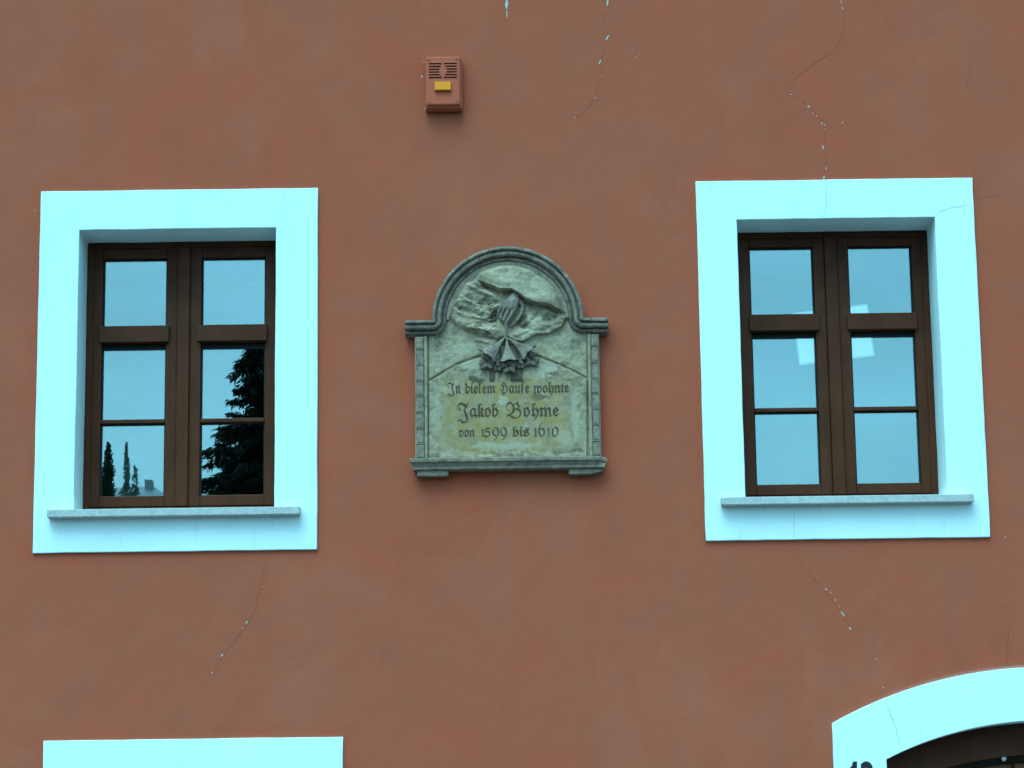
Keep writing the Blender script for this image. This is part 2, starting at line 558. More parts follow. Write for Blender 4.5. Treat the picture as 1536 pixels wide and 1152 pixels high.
WALL_T = 0.26
holes = []
for w_ in WIN:
    x0, x1, z0, z1 = w_['op']
    holes.append(rect(x0-0.1, x1+0.1, z0-0.1, z1+0.1)[::-1])
holes.append(arch_loop(IXS+0.1, 0.14, iz+0.09, ir)[::-1])
wall = link('wall', filled('wall', [rect(-9, 9, 0.0, 8.4)] + holes, 0.0, WALL_T), 'wall', house)
# the rest of the shell, so the rooms behind the panes are dark
boxes('side_wall', [(-9, -8.7, WALL_T, 9, 0, 8.4)], 'wall', house, 0)
boxes('side_wall', [(8.7, 9, WALL_T, 9, 0, 8.4)], 'wall', house, 0)
boxes('back_wall', [(-8.699, 8.699, 8.7, 9, 0, 8.4)], 'wall', house, 0)
for zf in (0.0, 3.0, 6.1):
    box('floor_slab', -8.699, 8.699, WALL_T+0.12, 8.699, zf+0.005, zf+0.25, 'room', house, 0)
for zf in (0.26, 3.26):
    box('partition_wall', 0.1, 0.22, WALL_T+0.12, 8.698, zf, zf+2.73, 'room', house, 0)
    box('partition_wall', -8.69, 0.09, 4.2, 4.32, zf, zf+2.73, 'room', house, 0)
    box('partition_wall', 0.23, 8.69, 4.2, 4.32, zf, zf+2.73, 'room', house, 0)
bm = bmesh.new()
rv = [(-9.3, -0.35, 8.41), (9.3, -0.35, 8.41), (9.3, 9.35, 8.41), (-9.3, 9.35, 8.41), (-9.3, 4.5, 12.6), (9.3, 4.5, 12.6)]
rv = [bm.verts.new(p) for p in rv]
for f in ((0, 1, 5, 4), (2, 3, 4, 5), (0, 4, 3), (1, 2, 5), (0, 3, 2, 1)):
    bm.faces.new([rv[i] for i in f])
link('roof', mesh_from_bm(bm, 'roof'), 'roof', house)

FY = 0.27      # front of the window frames
def make_window(k, w_):
    cx, dz = w_['cx'], w_['dz']
    ox0, ox1, oz0, oz1 = w_['out']
    x0, x1, z0, z1 = w_['op']
    hw = (x1-x0)/2
    ft = z1+0.02                    # hidden top of the frame
    bm = bmesh.new()
    # fixed frame: jambs, head, bottom
    add_box(bm, cx-hw-0.03, cx-hw+0.034, FY, FY+0.085, z0+0.02, ft, 0.003, 2)
    add_box(bm, cx+hw-0.034, cx+hw+0.03, FY, FY+0.085, z0+0.02, ft, 0.003, 2)
    add_box(bm, cx-hw+0.0345, cx+hw-0.0345, FY+0.001, FY+0.084, z1-0.03, ft-0.001, 0.003, 2)
    add_box(bm, cx-hw+0.0345, cx+hw-0.0345, FY+0.012, FY+0.084, z0+0.021, 3.776+dz, 0.003, 2)
    win = link('window', mesh_from_bm(bm, 'window'), 'wood', house)
    # surround: solid ring that also forms the white reveals
    ring = filled('surround', [jit_loop(rect(ox0, ox1, oz0, oz1), seed=k*7+1, amp=0.0009),
                               jit_loop(rect(x0, x1, z0, z1)[::-1], seed=k*7+2, amp=0.0009)], -0.017, FY-0.004, 0.004)
    sr = link('surround', ring, 'white', win)
    # sill
    bm = bmesh.new()
    add_box(bm, ox0+0.084, ox1-0.088, -0.084, FY+0.03, z0-0.042, z0-0.001, 0.004, 2)
    for v in bm.verts:
        if v.co.z > z0-0.02:
            v.co.z += (v.co.y+0.084)*0.05
    link('sill', mesh_from_bm(bm, 'sill'), 'sill', win)
    box('drip_strip', cx-hw+0.012, cx+hw-0.012, FY-0.012, FY+0.0115, z0+0.024, z0+0.047, 'drip', win, 0.002)
    pz = [(4.781+dz, 5.166+dz), (4.263+dz, 4.662+dz), (3.839+dz, 4.240+dz)]
    zt, zb = z1-0.028, 3.779+dz
    for s in (-1, 1):
        a, b_ = cx+s*0.0955, cx+s*0.4485              # glass edges
        so = cx+s*(hw-0.031)
        bm = bmesh.new()
        add_box(bm, cx+s*0.034, a, FY+0.010, FY+0.074, zb, zt, 0.004, 2)      # meeting stile
        add_box(bm, b_, so, FY+0.010, FY+0.074, zb, zt, 0.004, 2)             # hanging stile
        add_box(bm, a+s*0.0004, b_-s*0.0004, FY+0.011, FY+0.073, pz[0][1], zt-0.001, 0.004, 2)
        add_box(bm, a+s*0.0004, b_-s*0.0004, FY+0.011, FY+0.073, zb+0.001, pz[2][0], 0.004, 2)
        link('sash', mesh_from_bm(bm, 'sash'), 'wood', win)
        box('transom_rail', a-s*0.018, b_+s*0.012, FY-0.016, FY+0.0735, 4.688+dz, 4.7805+dz, 'wood', win, 0.004)
        box('transom_rebate', a+s*0.0006, b_-s*0.0006, FY+0.0535, FY+0.0725, 4.6622+dz, 4.6878+dz, 'gasket', win, 0.002)  # black colour stands in for the shade under the transom rail
        box('glazing_bar', a+s*0.0005, b_-s*0.0005, FY+0.012, FY+0.070, 4.2405+dz, 4.2625+dz, 'wood', win, 0.004)
        for (q0, q1) in pz:
            pane = box('pane', a+s*0.001, b_-s*0.001, FY+0.046, FY+0.052, q0+0.001, q1-0.001 + (0.0)*1, 'glass', win, 0)
            # slim black gasket round the glass
            bm = bmesh.new()
            g = 0.007
            lo, hi = min(a, b_)+0.0006, max(a, b_)-0.0006
            add_box(bm, lo, lo+g, FY+0.038, FY+0.0455, q0+0.0006, q1-0.0006)
            add_box(bm, hi-g, hi, FY+0.038, FY+0.0455, q0+0.0006, q1-0.0006)
            add_box(bm, lo+g, hi-g, FY+0.038, FY+0.0455, q1-g, q1-0.0006)
            add_box(bm, lo+g, hi-g, FY+0.038, FY+0.0455, q0+0.0006, q0+g*0.5)
            link('gasket', mesh_from_bm(bm, 'gasket'), 'gasket', win)
    box('meeting_strip', cx-0.0335, cx+0.0345, FY-0.010, FY+0.06, zb-0.002, zt+0.001, 'wood', win, 0.005)
    return win

wins = [make_window(k, w_) for k, w_ in enumerate(WIN)]
wins[0]['label'] = 'brown window whose panes mirror a dark conifer'
wins[1]['label'] = 'brown window with a lit white lamp panel behind its panes'
wins[2]['label'] = 'ground floor window below the conifer reflecting one'

# ---- doorway
dsur = filled('surround', [jit_loop(arch_loop(EXS, 0.121, ez, er), 0.06, 0.0012, seed=31),
                           jit_loop(arch_loop(IXS, 0.135, iz, ir)[::-1], 0.06, 0.0012, seed=32)], -0.018, 0.16, 0.004)
# fixed timber frame behind the surround
DY = 0.17
door = link('door', filled('door', [arch_loop(IXS+0.06, 0.13, iz+0.05, ir), arch_loop(IXS-0.13, 0.15, iz-0.167, ir)[::-1]], DY, DY+0.09, 0.004), 'door_wood', house)
door['label'] = 'dark timber arched door with an iron fanlight grille'
link('surround', dsur, 'white', door)
FZ = 2.02      # transom under the fanlight
box('transom', DXC-IXS+0.131, DXC+IXS-0.131, DY-0.03, DY+0.088, FZ-0.11, FZ, 'door_wood', door, 0.006)
for s in (-1, 1):
    xa, xb = DXC+s*0.006, DXC+s*(IXS-0.132)
    leaf = box('door_leaf', xa, xb, DY+0.02, DY+0.075, 0.16, FZ-0.112, 'door_wood', door, 0.004)
    for (q0, q1) in ((0.30, 0.95), (1.08, 1.80)):
        box('door_panel', xa+s*0.11, xb-s*0.11, DY+0.006, DY+0.0195, q0, q1, 'door_wood', door, 0.006)
box('handle', DXC-0.09, DXC-0.065, DY-0.045, DY+0.019, 1.02, 1.20, 'iron', door, 0.005)
# fanlight: pane and wrought iron arch with scrolls
fan_in = arch_loop(IXS-0.13, FZ+0.002, iz-0.167, ir)
link('fanlight_board', filled('fanlight_board', [fan_in], DY+0.055, DY+0.07), 'board', door)
def curve_tube(name, polys, r, material, parent, y):
    cu = bpy.data.curves.new(name, 'CURVE')
    cu.dimensions = '3D'
    cu.bevel_depth = r
    cu.bevel_resolution = 2
    for pl in polys:
        s = cu.splines.new('POLY')
        s.points.add(len(pl)-1)
        for p, q in zip(s.points, pl):
            p.co = (q[0], y, q[1], 1)
    ob = bpy.data.objects.new('tmp', cu)
    C.objects.link(ob)
    me = bpy.data.meshes.new_from_object(ob.evaluated_get(bpy.context.evaluated_depsgraph_get()))
    bpy.data.objects.remove(ob)
    me.materials.clear()
    for p in me.polygons: p.use_smooth = True
    return link(name, me, material, parent)
rim = arch_loop(IXS-0.155, FZ+0.02, iz-0.19, ir)
curve_tube('grille_rim', [rim + [rim[0]]], 0.011, 'iron', door, DY+0.035)
def spiral(cx, cz, r0, turns, a0, sgn):
    n_ = 40
    return [(cx+r0*(1-0.8*k/n_)*math.cos(a0+sgn*turns*2*math.pi*k/n_), cz+r0*(1-0.8*k/n_)*math.sin(a0+sgn*turns*2*math.pi*k/n_)) for k in range(n_+1)]
for i in range(5):
    xx = DXC + (i-2)*0.26
    zz = 2.17 - abs(i-2)*0.02
    curve_tube('grille_scroll', [spiral(xx-0.055, zz, 0.058, 1.4, 0, 1), spiral(xx+0.055, zz, 0.058, 1.4, math.pi, -1)], 0.007, 'iron', door, DY+0.035)
for i in range(6):
    xx = DXC + (i-2.5)*0.26
    r_ = iz-0.19 + math.sqrt(max(ir**2-(xx-DXC)**2, 0))
    curve_tube('grille_bar', [[(xx, FZ+0.02), (xx, r_-0.005)]], 0.008, 'iron', door, DY+0.036)
pc = W(1506, 1138.5, DY-0.001)
blob('paint_chip', pc.x, pc.z, 0.014, 0.010, 0.3, DY-0.0005, 'chip', house, 5)

# ---- house number
def text_mesh(body, name, extrude=0.0, offset=0.0):
    cu = bpy.data.curves.new('tmp', 'FONT')
    cu.body = body
    cu.size = 1.0
    cu.extrude = extrude
    cu.offset = offset
    cu.resolution_u = 4
    ob = bpy.data.objects.new('tmp', cu)
    C.objects.link(ob)
    me = bpy.data.meshes.new_from_object(ob.evaluated_get(bpy.context.evaluated_depsgraph_get()))
    bpy.data.objects.remove(ob)
    bpy.data.curves.remove(cu)
    me.name = name
    me.materials.clear()
    return me

def place_text(me, x0, x1, zbase, zscale, y, thick):
    """fit a flat text mesh (local xy) to x0..x1, baseline zbase"""
    co = np.empty(len(me.vertices)*3)
    me.vertices.foreach_get('co', co)
    co = co.reshape(-1, 3)
    mn, mx_ = co[:, 0].min(), co[:, 0].max()
    zmax = max(co[:, 2].max(), 1e-9)
    o_ = np.empty_like(co)
    o_[:, 0] = x0 + (co[:, 0]-mn)/(mx_-mn)*(x1-x0)
    o_[:, 1] = y - co[:, 2]/zmax*thick
    o_[:, 2] = zbase + co[:, 1]*zscale
    me.vertices.foreach_set('co', o_.ravel())
    me.update()

def DG(px, py): 
    p = W(px, py, -0.02)
    return (p.x, p.z)
one = [DG(*p) for p in ((1279.4, 1142.4), (1285.3, 1142.3), (1285.6, 1178), (1279.8, 1178), (1279.6, 1152.6), (1274.2, 1156.5), (1274.2, 1152.5), (1277.6, 1149.0))]
link('house_number_digit', filled('house_number_digit', [one], -0.022, -0.018, 0.0005), 'digit', house)
me = text_mesh('2', 'house_number_digit', 0.02, 0.05)
a, b_ = W(1291.2, 1160, -0.02), W(1311.6, 1160, -0.02)
hh = W(1300, 1142.0, -0.02).z - W(1300, 1178, -0.02).z
place_text(me, a.x, b_.x, W(1300, 1178, -0.02).z, hh/max(v.co.y for v in me.vertices), -0.0185, 0.0035)
link('house_number_digit', me, 'digit', house)

# ---- cracks and flaked paint on the wall
def PW(lst, y=-0.0005):
    return [(W(px, py, y).x, W(px, py, y).z) for px, py in lst]
def crack(lst, w=0.0022, mt_='crack', y=-0.0003, seed=1, **kw):
    return ribbon('crack', PW(lst, y), w*0.5, y, mt_, house, seed, **kw)
crack([(911, 18), (906, 33), (910, 45), (910, 60), (905, 78), (901, 92), (902, 113), (893, 146), (876, 168), (857, 180)], 0.0022, seed=3)
crack([(1265, 14), (1266, 40), (1264, 55), (1247, 80), (1220, 95), (1200, 112), (1184, 127), (1181, 140), (1198, 147), (1216, 162), (1234, 184), (1238, 205), (1235, 222), (1239, 246), (1235, 268)], 0.0026, seed=4)
crack([(1191, 815), (1191, 830), (1207, 852), (1222, 870), (1240, 888), (1262, 918), (1277, 945)], 0.0026, seed=5)
crack([(396, 840), (394, 880), (386, 895), (384, 915), (370, 935), (352, 962), (333, 984), (318, 1010)], 0.0024, seed=6)
crack([(1516, 930), (1512, 960), (1510, 999)], 0.011, seed=8)
crack([(1458, 96), (1453, 112), (1449, 130)], 0.003, seed=9)
crack([(1462, 298), (1480, 296), (1500, 292)], 0.0010, seed=10)
# on the white paint
def crack_w(lst, w, seed, y=-0.0172):
    return ribbon('crack', PW(lst, y), w, y, 'crack_w', house, seed, thick=0.0007)
crack_w([(1238, 270), (1239, 290), (1240, 305), (1236, 322), (1235, 330)], 0.0022, 21)
crack_w([(1400, 326), (1412, 316), (1425, 312), (1440, 309), (1458, 306)], 0.0018, 22)
crack_w([(1190, 763), (1191, 785), (1191, 811)], 0.0018, 23)
crack_w([(1327, 1051), (1335, 1070), (1345, 1095), (1350, 1120)], 0.0022, 24, -0.0182)
# flakes: (px, py, half-length px, half-width px, lean)
S = 0.0035
fl = [(911.5, 3, 8, 1.7, 1.45), (911, 57, 6.5, 1.5, 1.05), (900, 93, 5.5, 1.3, 1.15), (903, 114, 1.1, 0.8, 0), (893, 147, 1.3, 1.2, 0), (862, 177, 1.2, 1.0, 0),
      (760, 6, 10, 3.0, 1.52), (760.5, 21, 8, 1.0, 1.55), (948, 74, 1.2, 0.8, 0.3), (954, 86, 1.3, 0.9, 0.3),
      (1262, 3, 4, 0.8, 1.7), (1264, 13, 2.6, 0.9, 1.8), (1213, 160, 3.0, 1.2, 2.4), (1220, 170, 1.3, 1.0, 0), (1225, 174, 1.6, 1.0, 2.3), (1233, 185, 2.2, 1.2, 2.3), (1236.5, 188, 1.5, 1.0, 0), (1237, 194, 1.3, 0.8, 0),
      (1234.5, 221, 4.0, 1.4, 1.85), (1239, 253, 2.6, 1.1, 1.3), (1236, 266, 3.0, 1.3, 1.2), (1264, 184, 2.2, 0.8, 1.0), (1186, 142, 2.4, 0.7, 0.0),
      (1239, 884, 3.2, 1.2, 2.45), (1246, 889, 1.3, 1.0, 0), (1253, 900, 2.4, 0.9, 1.5), (1258, 910, 1.3, 1.0, 0), (1264, 921, 6.0, 1.4, 2.15), (1275, 943, 3.4, 1.4, 2.1), (1314, 988, 1.6, 0.9, 2.4),
      (370, 934, 3.0, 1.3, 1.0), (364.5, 942, 2.0, 0.6, 1.0), (333, 983, 2.8, 1.3, 1.0), (318, 1009, 1.6, 1.0, 0.8), (394, 881, 1.0, 0.8, 0),
      (633, 115, 2.6, 1.7, 2.1), (636, 93, 1.3, 1.3, 0), (637.5, 164, 2.6, 1.2, 1.9), (1325, 1031, 1.4, 1.2, 0), (52, 316, 1.2, 1.0, 0), (1508, 806, 2.6, 0.7, 1.8), (1236, 1100, 0.1, 0.1, 0)]
for k, (px_, py_, a, b_, lean) in enumerate(fl[:-1]):
    p = W(px_, py_, -0.0005)
    blob('paint_chip', p.x, p.z, a*S*0.85, b_*S*0.8, lean, -0.0004, 'chip', house, 100+k)
# ------------------------------------------------------------------ the memorial plaque
PY = -0.08                                  # nominal depth used to size it
def PP(px, py): 
    p = W(px, py, PY)
    return Vector((p.x, p.z))
z1c = lambda x, y: (590+x*0.22135, 350+y*0.22135)      # coordinates read in an enlarged view
base = PP(763, 700)
plaque = empty('memorial_plaque', (base.x, 0, base.y))
tag(plaque, 'weathered arched sandstone memorial plaque with hand relief and blackletter inscription', 'plaque')
BX, BZ = base.x, base.y

def plink(name, me, material, parent=None):
    """mesh given in world coordinates -> part with its origin at the plaque's base"""
    me.transform(Matrix.Translation((-BX, 0, -BZ)))
    o = bpy.data.objects.new(name, me)
    C.objects.link(o)
    if not me.materials:
        me.materials.append(M[material])
    o.parent = parent or plaque
    return o

AC = PP(*z1c(775, 592)); AR = PP(*z1c(775, 592)).y
AR = PP(*z1c(775, 94)).y - AC.y             # outer radius of the arch
xl, xr = PP(*z1c(80, 593)).x, PP(*z1c(1455, 577)).x
zt_c = (PP(*z1c(80, 593)).y + PP(*z1c(1455, 577)).y)/2
xcl, xcr = AC.x-AR+0.002, AC.x+AR-0.002
xpl0, xpl1 = PP(*z1c(146, 900)).x, PP(*z1c(232, 900)).x
xpr0, xpr1 = PP(*z1c(1318, 900)).x, PP(*z1c(1398, 900)).x
zbase = PP(763, 686).y
MW = 0.082
FIELD = -0.046

# back slab with the arch
lp = [(xpl0+0.004, zbase-0.01), (xpr1-0.004, zbase-0.01), (xpr1-0.004, zt_c-0.04)]
a0 = 0.0
lp += [(AC.x + (AR-0.03)*math.cos(a), AC.y + (AR-0.03)*math.sin(a)) for a in [math.pi*k/30 for k in range(31)]]
lp += [(xpl0+0.004, zt_c-0.04)]
plink('slab', filled('slab', [lp], FIELD-0.0, 0.0), 'stone_mid')

# moulding: swept profile along the stepped arch outline; offsets measured inwards from the outer edge
prof = [(0.000, 0.0), (0.000, -0.098), (0.003, -0.104), (0.012, -0.107), (0.018, -0.104), (0.0205, -0.084), (0.0235, -0.084), (0.034, -0.102), (0.044, -0.099),
        (0.050, -0.090), (0.052, -0.066), (0.0555, -0.066), (0.066, -0.082), (0.072, -0.077), (0.078, -0.064), (MW, -0.040), (MW, -0.02)]
path = []   # (point, inward normal)
def addp(p, nrm): path.append((Vector(p), Vector(nrm)))
nseg = 10
for k in range(nseg+1):
    addp((xl+(xcl-xl)*k/nseg, zt_c), (0, -1))
for k in range(1, 10):
    a = -math.pi/2 + (math.pi/2)*k/10
    addp((xcl, zt_c), (math.cos(a), math.sin(a)))
rr_ = random.Random(11)
for k in range(0, 73):
    a = math.pi - math.pi*k/72
    p = (AC.x+AR*math.cos(a), max(AC.y+AR*math.sin(a), zt_c))
    addp(p, (-math.cos(a), -math.sin(a)))
for k in range(1, 10):
    a = math.pi - (-math.pi/2 + (math.pi/2)*(10-k)/10)
    addp((xcr, zt_c), (math.cos(a), math.sin(a)))
for k in range(nseg+1):
    addp((xcr+(xr-xcr)*k/nseg, zt_c), (0, -1))
bm = bmesh.new()
rows = []
for i, (p, nrm) in enumerate(path):
    row = []
    for j, (o_, y_) in enumerate(prof):
        q = p + nrm*o_
        wob = 0.0018*noise.noise(Vector((q.x*14, q.y*14, j*0.7)))
        row.append(bm.verts.new((q.x, y_ + (wob if 0 < j < len(prof)-1 else 0), q.y + wob)))
    rows.append(row)
for a, b_ in zip(rows[:-1], rows[1:]):
    for j in range(len(prof)-1):
        try:
            bm.faces.new((a[j], a[j+1], b_[j+1], b_[j]))
        except ValueError:
            pass
bm.faces.new(rows[0]); bm.faces.new(rows[-1][::-1])
bmesh.ops.remove_doubles(bm, verts=bm.verts, dist=0.0002)
plink('moulding', mesh_from_bm(bm, 'moulding'), 'stone_dark')

ro, ri = AR-MW+0.004, AR-MW-0.030
angs = [R(2)+R(176)*k/80 for k in range(81)]
def band_r(a): return ro - 0.004 - (ro-ri-0.004)*min(1.0, min(a, math.pi-a)/R(28))**0.6
ann = [(AC.x+ro*math.cos(a), AC.y+ro*math.sin(a)) for a in angs] + [(AC.x+band_r(a)*math.cos(a), AC.y+band_r(a)*math.sin(a)) for a in angs[::-1]]
plink('inner_band', filled('inner_band', [ann], -0.071, -0.047, 0.0, 1), 'stone_mid')

# pilasters with their blocks
def zrow(zy): return PP(*z1c(200, zy)).y
pil_top = zt_c-MW-0.001
rows_l = [784, 892, 1000, 1105, 1212, 1320, 1425]
for (x0, x1, sgn) in ((xpl0, xpl1, 1), (xpr0, xpr1, -1)):
    bm = bmesh.new()
    add_box(bm, x0, x1, -0.066, -0.001, zbase+0.001, pil_top, 0.003)
    # inner fillet strip
    xi = x1-0.010 if sgn > 0 else x0+0.010
    add_box(bm, xi-0.007, xi+0.007, -0.078, -0.0655, zbase+0.001, pil_top, 0.003)
    zs = [pil_top] + [zrow(v) - (0.0 if sgn > 0 else -0.004) for v in rows_l] + [zbase+0.001]
    for zj in zs[1:-1]:
        add_box(bm, x0+0.005, x1-0.021 if sgn > 0 else x1-0.005, -0.0825, -0.0655, zj-0.0019, zj+0.0019, 0.0008, 1) if sgn > 0 else add_box(bm, x0+0.021, x1-0.005, -0.0825, -0.0655, zj-0.0019, zj+0.0019, 0.0008, 1)
    plink('pilaster', mesh_from_bm(bm, 'pilaster'), 'stone')
    bx0, bx1 = (x0+0.006, x1-0.022) if sgn > 0 else (x0+0.022, x1-0.006)
    for za, zb_ in zip(zs[:-1], zs[1:]):
        if za-zb_ < 0.012: continue
        bm = bmesh.new()
        add_box(bm, bx0+random.uniform(-.001, .001), bx1+random.uniform(-.001, .001), -0.079+random.uniform(-.0015, .0015), -0.0655, zb_+0.0042, za-0.0032, 0.004, 2)
        plink('block', mesh_from_bm(bm, 'block'), 'stone_mid')

# bottom ledge with mitred ends, chipped on the right
zl = zbase
lprof = [(0.0, 0.012), (-0.086, 0.0), (-0.104, -0.002), (-0.107, -0.008), (-0.106, -0.022), (-0.098, -0.026), (-0.094, -0.030), (-0.084, -0.046), (-0.083, -0.058), (-0.078, -0.062), (0.0, -0.062)]
xbl, xbr = PP(*z1c(112, 0)).x, PP(911, 690).x
xbl = PP(615, 690).x
bm = bmesh.new()
rows = []
NX = 60
for i in range(NX+1):
    s = i/NX
    row = []
    for j, (y_, z_) in enumerate(lprof):
        inset = (0.107+y_)*0.55 if y_ < -0.05 else 0.02
        x = xbl+inset + (xbr-xbl-2*inset)*s
        wob = 0.0022*noise.noise(Vector((x*22, j*1.3, 4.0)))
        zz = zl + z_ + wob
        yy = y_
        if x > xbr-0.05 and -0.035 < z_ < 0.008:      # broken corner
            kk = (x-(xbr-0.05))/0.05
            yy = y_*(1-0.35*kk)
            zz += 0.010*kk*noise.noise(Vector((x*60, j*2.0, 1.0))) - 0.006*kk
        row.append(bm.verts.new((x, yy, zz)))
    rows.append(row)
for a, b_ in zip(rows[:-1], rows[1:]):
    for j in range(len(lprof)-1):
        bm.faces.new((a[j], a[j+1], b_[j+1], b_[j]))
bm.faces.new(rows[0]); bm.faces.new(rows[-1][::-1])
plink('ledge', mesh_from_bm(bm, 'ledge'), 'stone_mid')

def rough_block(name, xa, xb, ya, yb, za, zb_, material, seed, amp=0.004, cut=None):
    bm = bmesh.new()
    bmesh.ops.create_cube(bm, size=1)
    bmesh.ops.subdivide_edges(bm, edges=list(bm.edges), cuts=6, use_grid_fill=True)
    for v in bm.verts:
        c_ = v.co.copy()
        # rounded front lower edge
        v.co = Vector(((xa+xb)/2+c_.x*(xb-xa), (ya+yb)/2+c_.y*(yb-ya), (za+zb_)/2+c_.z*(zb_-za)))
        nn = noise.noise_vector(v.co*28+Vector((seed, 0, 0)))
        if c_.y < 0.49:
            v.co += nn*amp
        if cut and c_.x > 0.2 and c_.z < 0.2:
            v.co.z += cut*(c_.x-0.2)*(0.7-c_.z)
    return plink(name, mesh_from_bm(bm, name, True), material)
fz1 = zl-0.0625
fz0 = PP(640, 713.5).y
rough_block('foot', PP(626, 700).x, PP(672, 700).x, -0.068, -0.001, fz0, fz1, 'stone_mid', 1)
rough_block('foot', PP(853, 700).x, PP(904, 700).x, -0.066, -0.001, fz0, fz1, 'stone_mid', 5, 0.005, 0.05)

# ---- relief field: clouds, drapery edge and hill line as a carved surface
def smooth(e0, e1, x):
    t_ = np.clip((x-e0)/(e1-e0), 0, 1)
    return t_*t_*(3-2*t_)
def vnoise(x, y, seed=0):
    """value noise on arrays"""
    rs = np.random.RandomState(seed)
    T = rs.rand(64, 64)
    xi, yi = np.floor(x).astype(int), np.floor(y).astype(int)
    fx, fy = x-xi, y-yi
    fx, fy = fx*fx*(3-2*fx), fy*fy*(3-2*fy)
    g = lambda a, b_: T[a % 64, b_ % 64]
    return (g(xi, yi)*(1-fx)+g(xi+1, yi)*fx)*(1-fy) + (g(xi, yi+1)*(1-fx)+g(xi+1, yi+1)*fx)*fy
def fbm(x, y, seed=0, oct_=4):
    s, a, tot = 0, 1, 0
    for k in range(oct_):
        s = s + a*vnoise(x*2**k, y*2**k, seed+k)
        tot += a
        a *= 0.5
    return s/tot
def line_y(pts, X):
    p = np.array(pts, float)
    return np.interp(X, p[:, 0], p[:, 1])
NXg, NYg = 300, 360
gx = np.linspace(224, 1328, NXg)            # enlarged-view coordinates
gy = np.linspace(150, 1528, NYg)
X, Y = np.meshgrid(gx, gy)
Hh = np.zeros_like(X)
warp = 26*(fbm(X/55, Y/55, 3)-0.5)
# cloud mass between the drapery edge and its lower outline
low = line_y([(300, 520), (370, 560), (420, 622), (520, 672), (600, 700), (700, 722), (770, 705), (820, 735), (880, 742), (925, 715), (970, 692), (1060, 682), (1140, 640), (1178, 560), (1260, 500)], X)
dl = low - Y + warp*0.35
lf = smooth(760, 640, X)
Hh += (1-lf)*0.022*smooth(-3, 10, dl)*(1-0.35*smooth(20, 170, dl)) + lf*0.014*smooth(-14, 40, dl)
# upper drapery with an overhanging wavy edge
c1 = line_y([(340, 250), (430, 290), (520, 305), (590, 328), (650, 362), (720, 392), (800, 392), (850, 422), (900, 460), (970, 486), (1050, 492), (1120, 530), (1170, 540), (1260, 545)], X)
du = c1 - Y
edge = smooth(560, 660, X)
Hh += edge*0.052*smooth(-1, 4, du)*(1-0.78*smooth(22, 170, du))
Hh -= edge*0.020*smooth(-46, -4, du)*smooth(4, -2, du)
Hh += (1-edge)*0.008*smooth(0, 60, du)
# long folds on the drapery
fold = np.sin((Y-c1*0.8)/17 + X/120 + 2.5*fbm(X/140, Y/60, 8))
Hh += 0.0035*fold*smooth(0, 30, du)*edge
# feathery strokes fanning from the hand on the left
ang = np.arctan2(Y-470, X-820)
ang = np.where(ang < 0, ang+2*np.pi, ang)
rad = np.hypot(Y-470, X-820)
leftm = smooth(800, 660, X)*smooth(-10, 30, dl)*smooth(10, -30, du)
str1 = fbm(ang*5+1.8*fbm(X/120, Y/120, 14), rad/190, 12, 2)
Hh += leftm*0.046*(str1-0.5)*smooth(40, 150, rad)
ridge = 1-np.abs(fbm(X/105+warp/40, Y/70+warp/60, 21, 2)-0.5)*4
Hh += leftm*0.011*np.clip(ridge, -0.6, 1)
pit = smooth(0.56, 0.66, fbm(X/30+warp/24, Y/15, 23, 3))*smooth(520, 580, X)*smooth(400, 450, Y)*smooth(760, 640, Y)*smooth(730, 690, X)
Hh -= 0.008*pit*leftm
# heavy billows on the right
rightm = smooth(850, 930, X)*smooth(-10, 30, dl)*smooth(10, -30, du)
Hh += rightm*0.030*(fbm(X/95+warp/60, Y/62, 31, 4)-0.5)
for (xa, ya, xb, yb, w_, hgt) in ((880, 620, 960, 540, 26, 0.012), (1000, 640, 1110, 600, 30, 0.010), (830, 690, 910, 650, 26, 0.010), (1040, 530, 1130, 560, 24, 0.008),
                                  (600, 400, 690, 440, 24, 0.010), (440, 420, 530, 470, 18, 0.008), (400, 500, 470, 560, 18, 0.008), (540, 560, 660, 590, 16, 0.009), (520, 640, 640, 660, 18, 0.009),
                                  (500, 350, 590, 400, 16, 0.007), (660, 470, 700, 520, 14, 0.008), (560, 720, 640, 740, 16, 0.008)):
    ex, ey = xb-xa, yb-ya
    tt_ = np.clip(((X-xa)*ex+(Y-ya)*ey)/(ex*ex+ey*ey), 0, 1)
    d_ = np.hypot(X-(xa+ex*tt_), Y-(ya+ey*tt_)+warp*0.6)
    Hh += hgt*smooth(w_, w_*0.2, d_)*(1-0.4*tt_)
# hill line: everything below it stands proud
hillc = line_y([(224, 1018), (300, 968), (430, 893), (590, 838), (760, 815), (985, 838), (1120, 893), (1240, 948), (1330, 998)], X)
dh = Y - hillc
Hh += 0.011*smooth(-3, 6, dh) - 0.004*smooth(10, 130, dh)
Hh -= 0.011*smooth(13, 3, np.abs(dh+6))*(np.abs(X-775) > 170)
# soft unevenness, flat where the letters stand
txt = smooth(985, 1010, Y)*smooth(1480, 1440, Y)*smooth(300, 340, X)*smooth(1250, 1210, X)
Hh += (1-txt)*(0.009*(fbm(X/60, Y/60, 41)-0.5) + 0.004*(fbm(X/18, Y/18, 51)-0.5)) + txt*0.001*(fbm(X/30, Y/30, 61)-0.5)
Hh = Hh*(1-txt) + txt*(0.0072 + 0.001*(fbm(X/30, Y/30, 61)-0.5))
Hh -= 0.016*smooth(715, 735, X)*smooth(850, 830, X)*smooth(735, 765, Y)*smooth(890, 875, Y)
# small stem bars under the roses
for (xa, xb) in ((650, 688), (700, 716), (758, 776), (790, 876)):
    Hh += 0.006*smooth(xa-3, xa+3, X)*smooth(xb+3, xb-3, X)*smooth(905, 920, Y)*smooth(1004, 996, Y)*(1-txt)
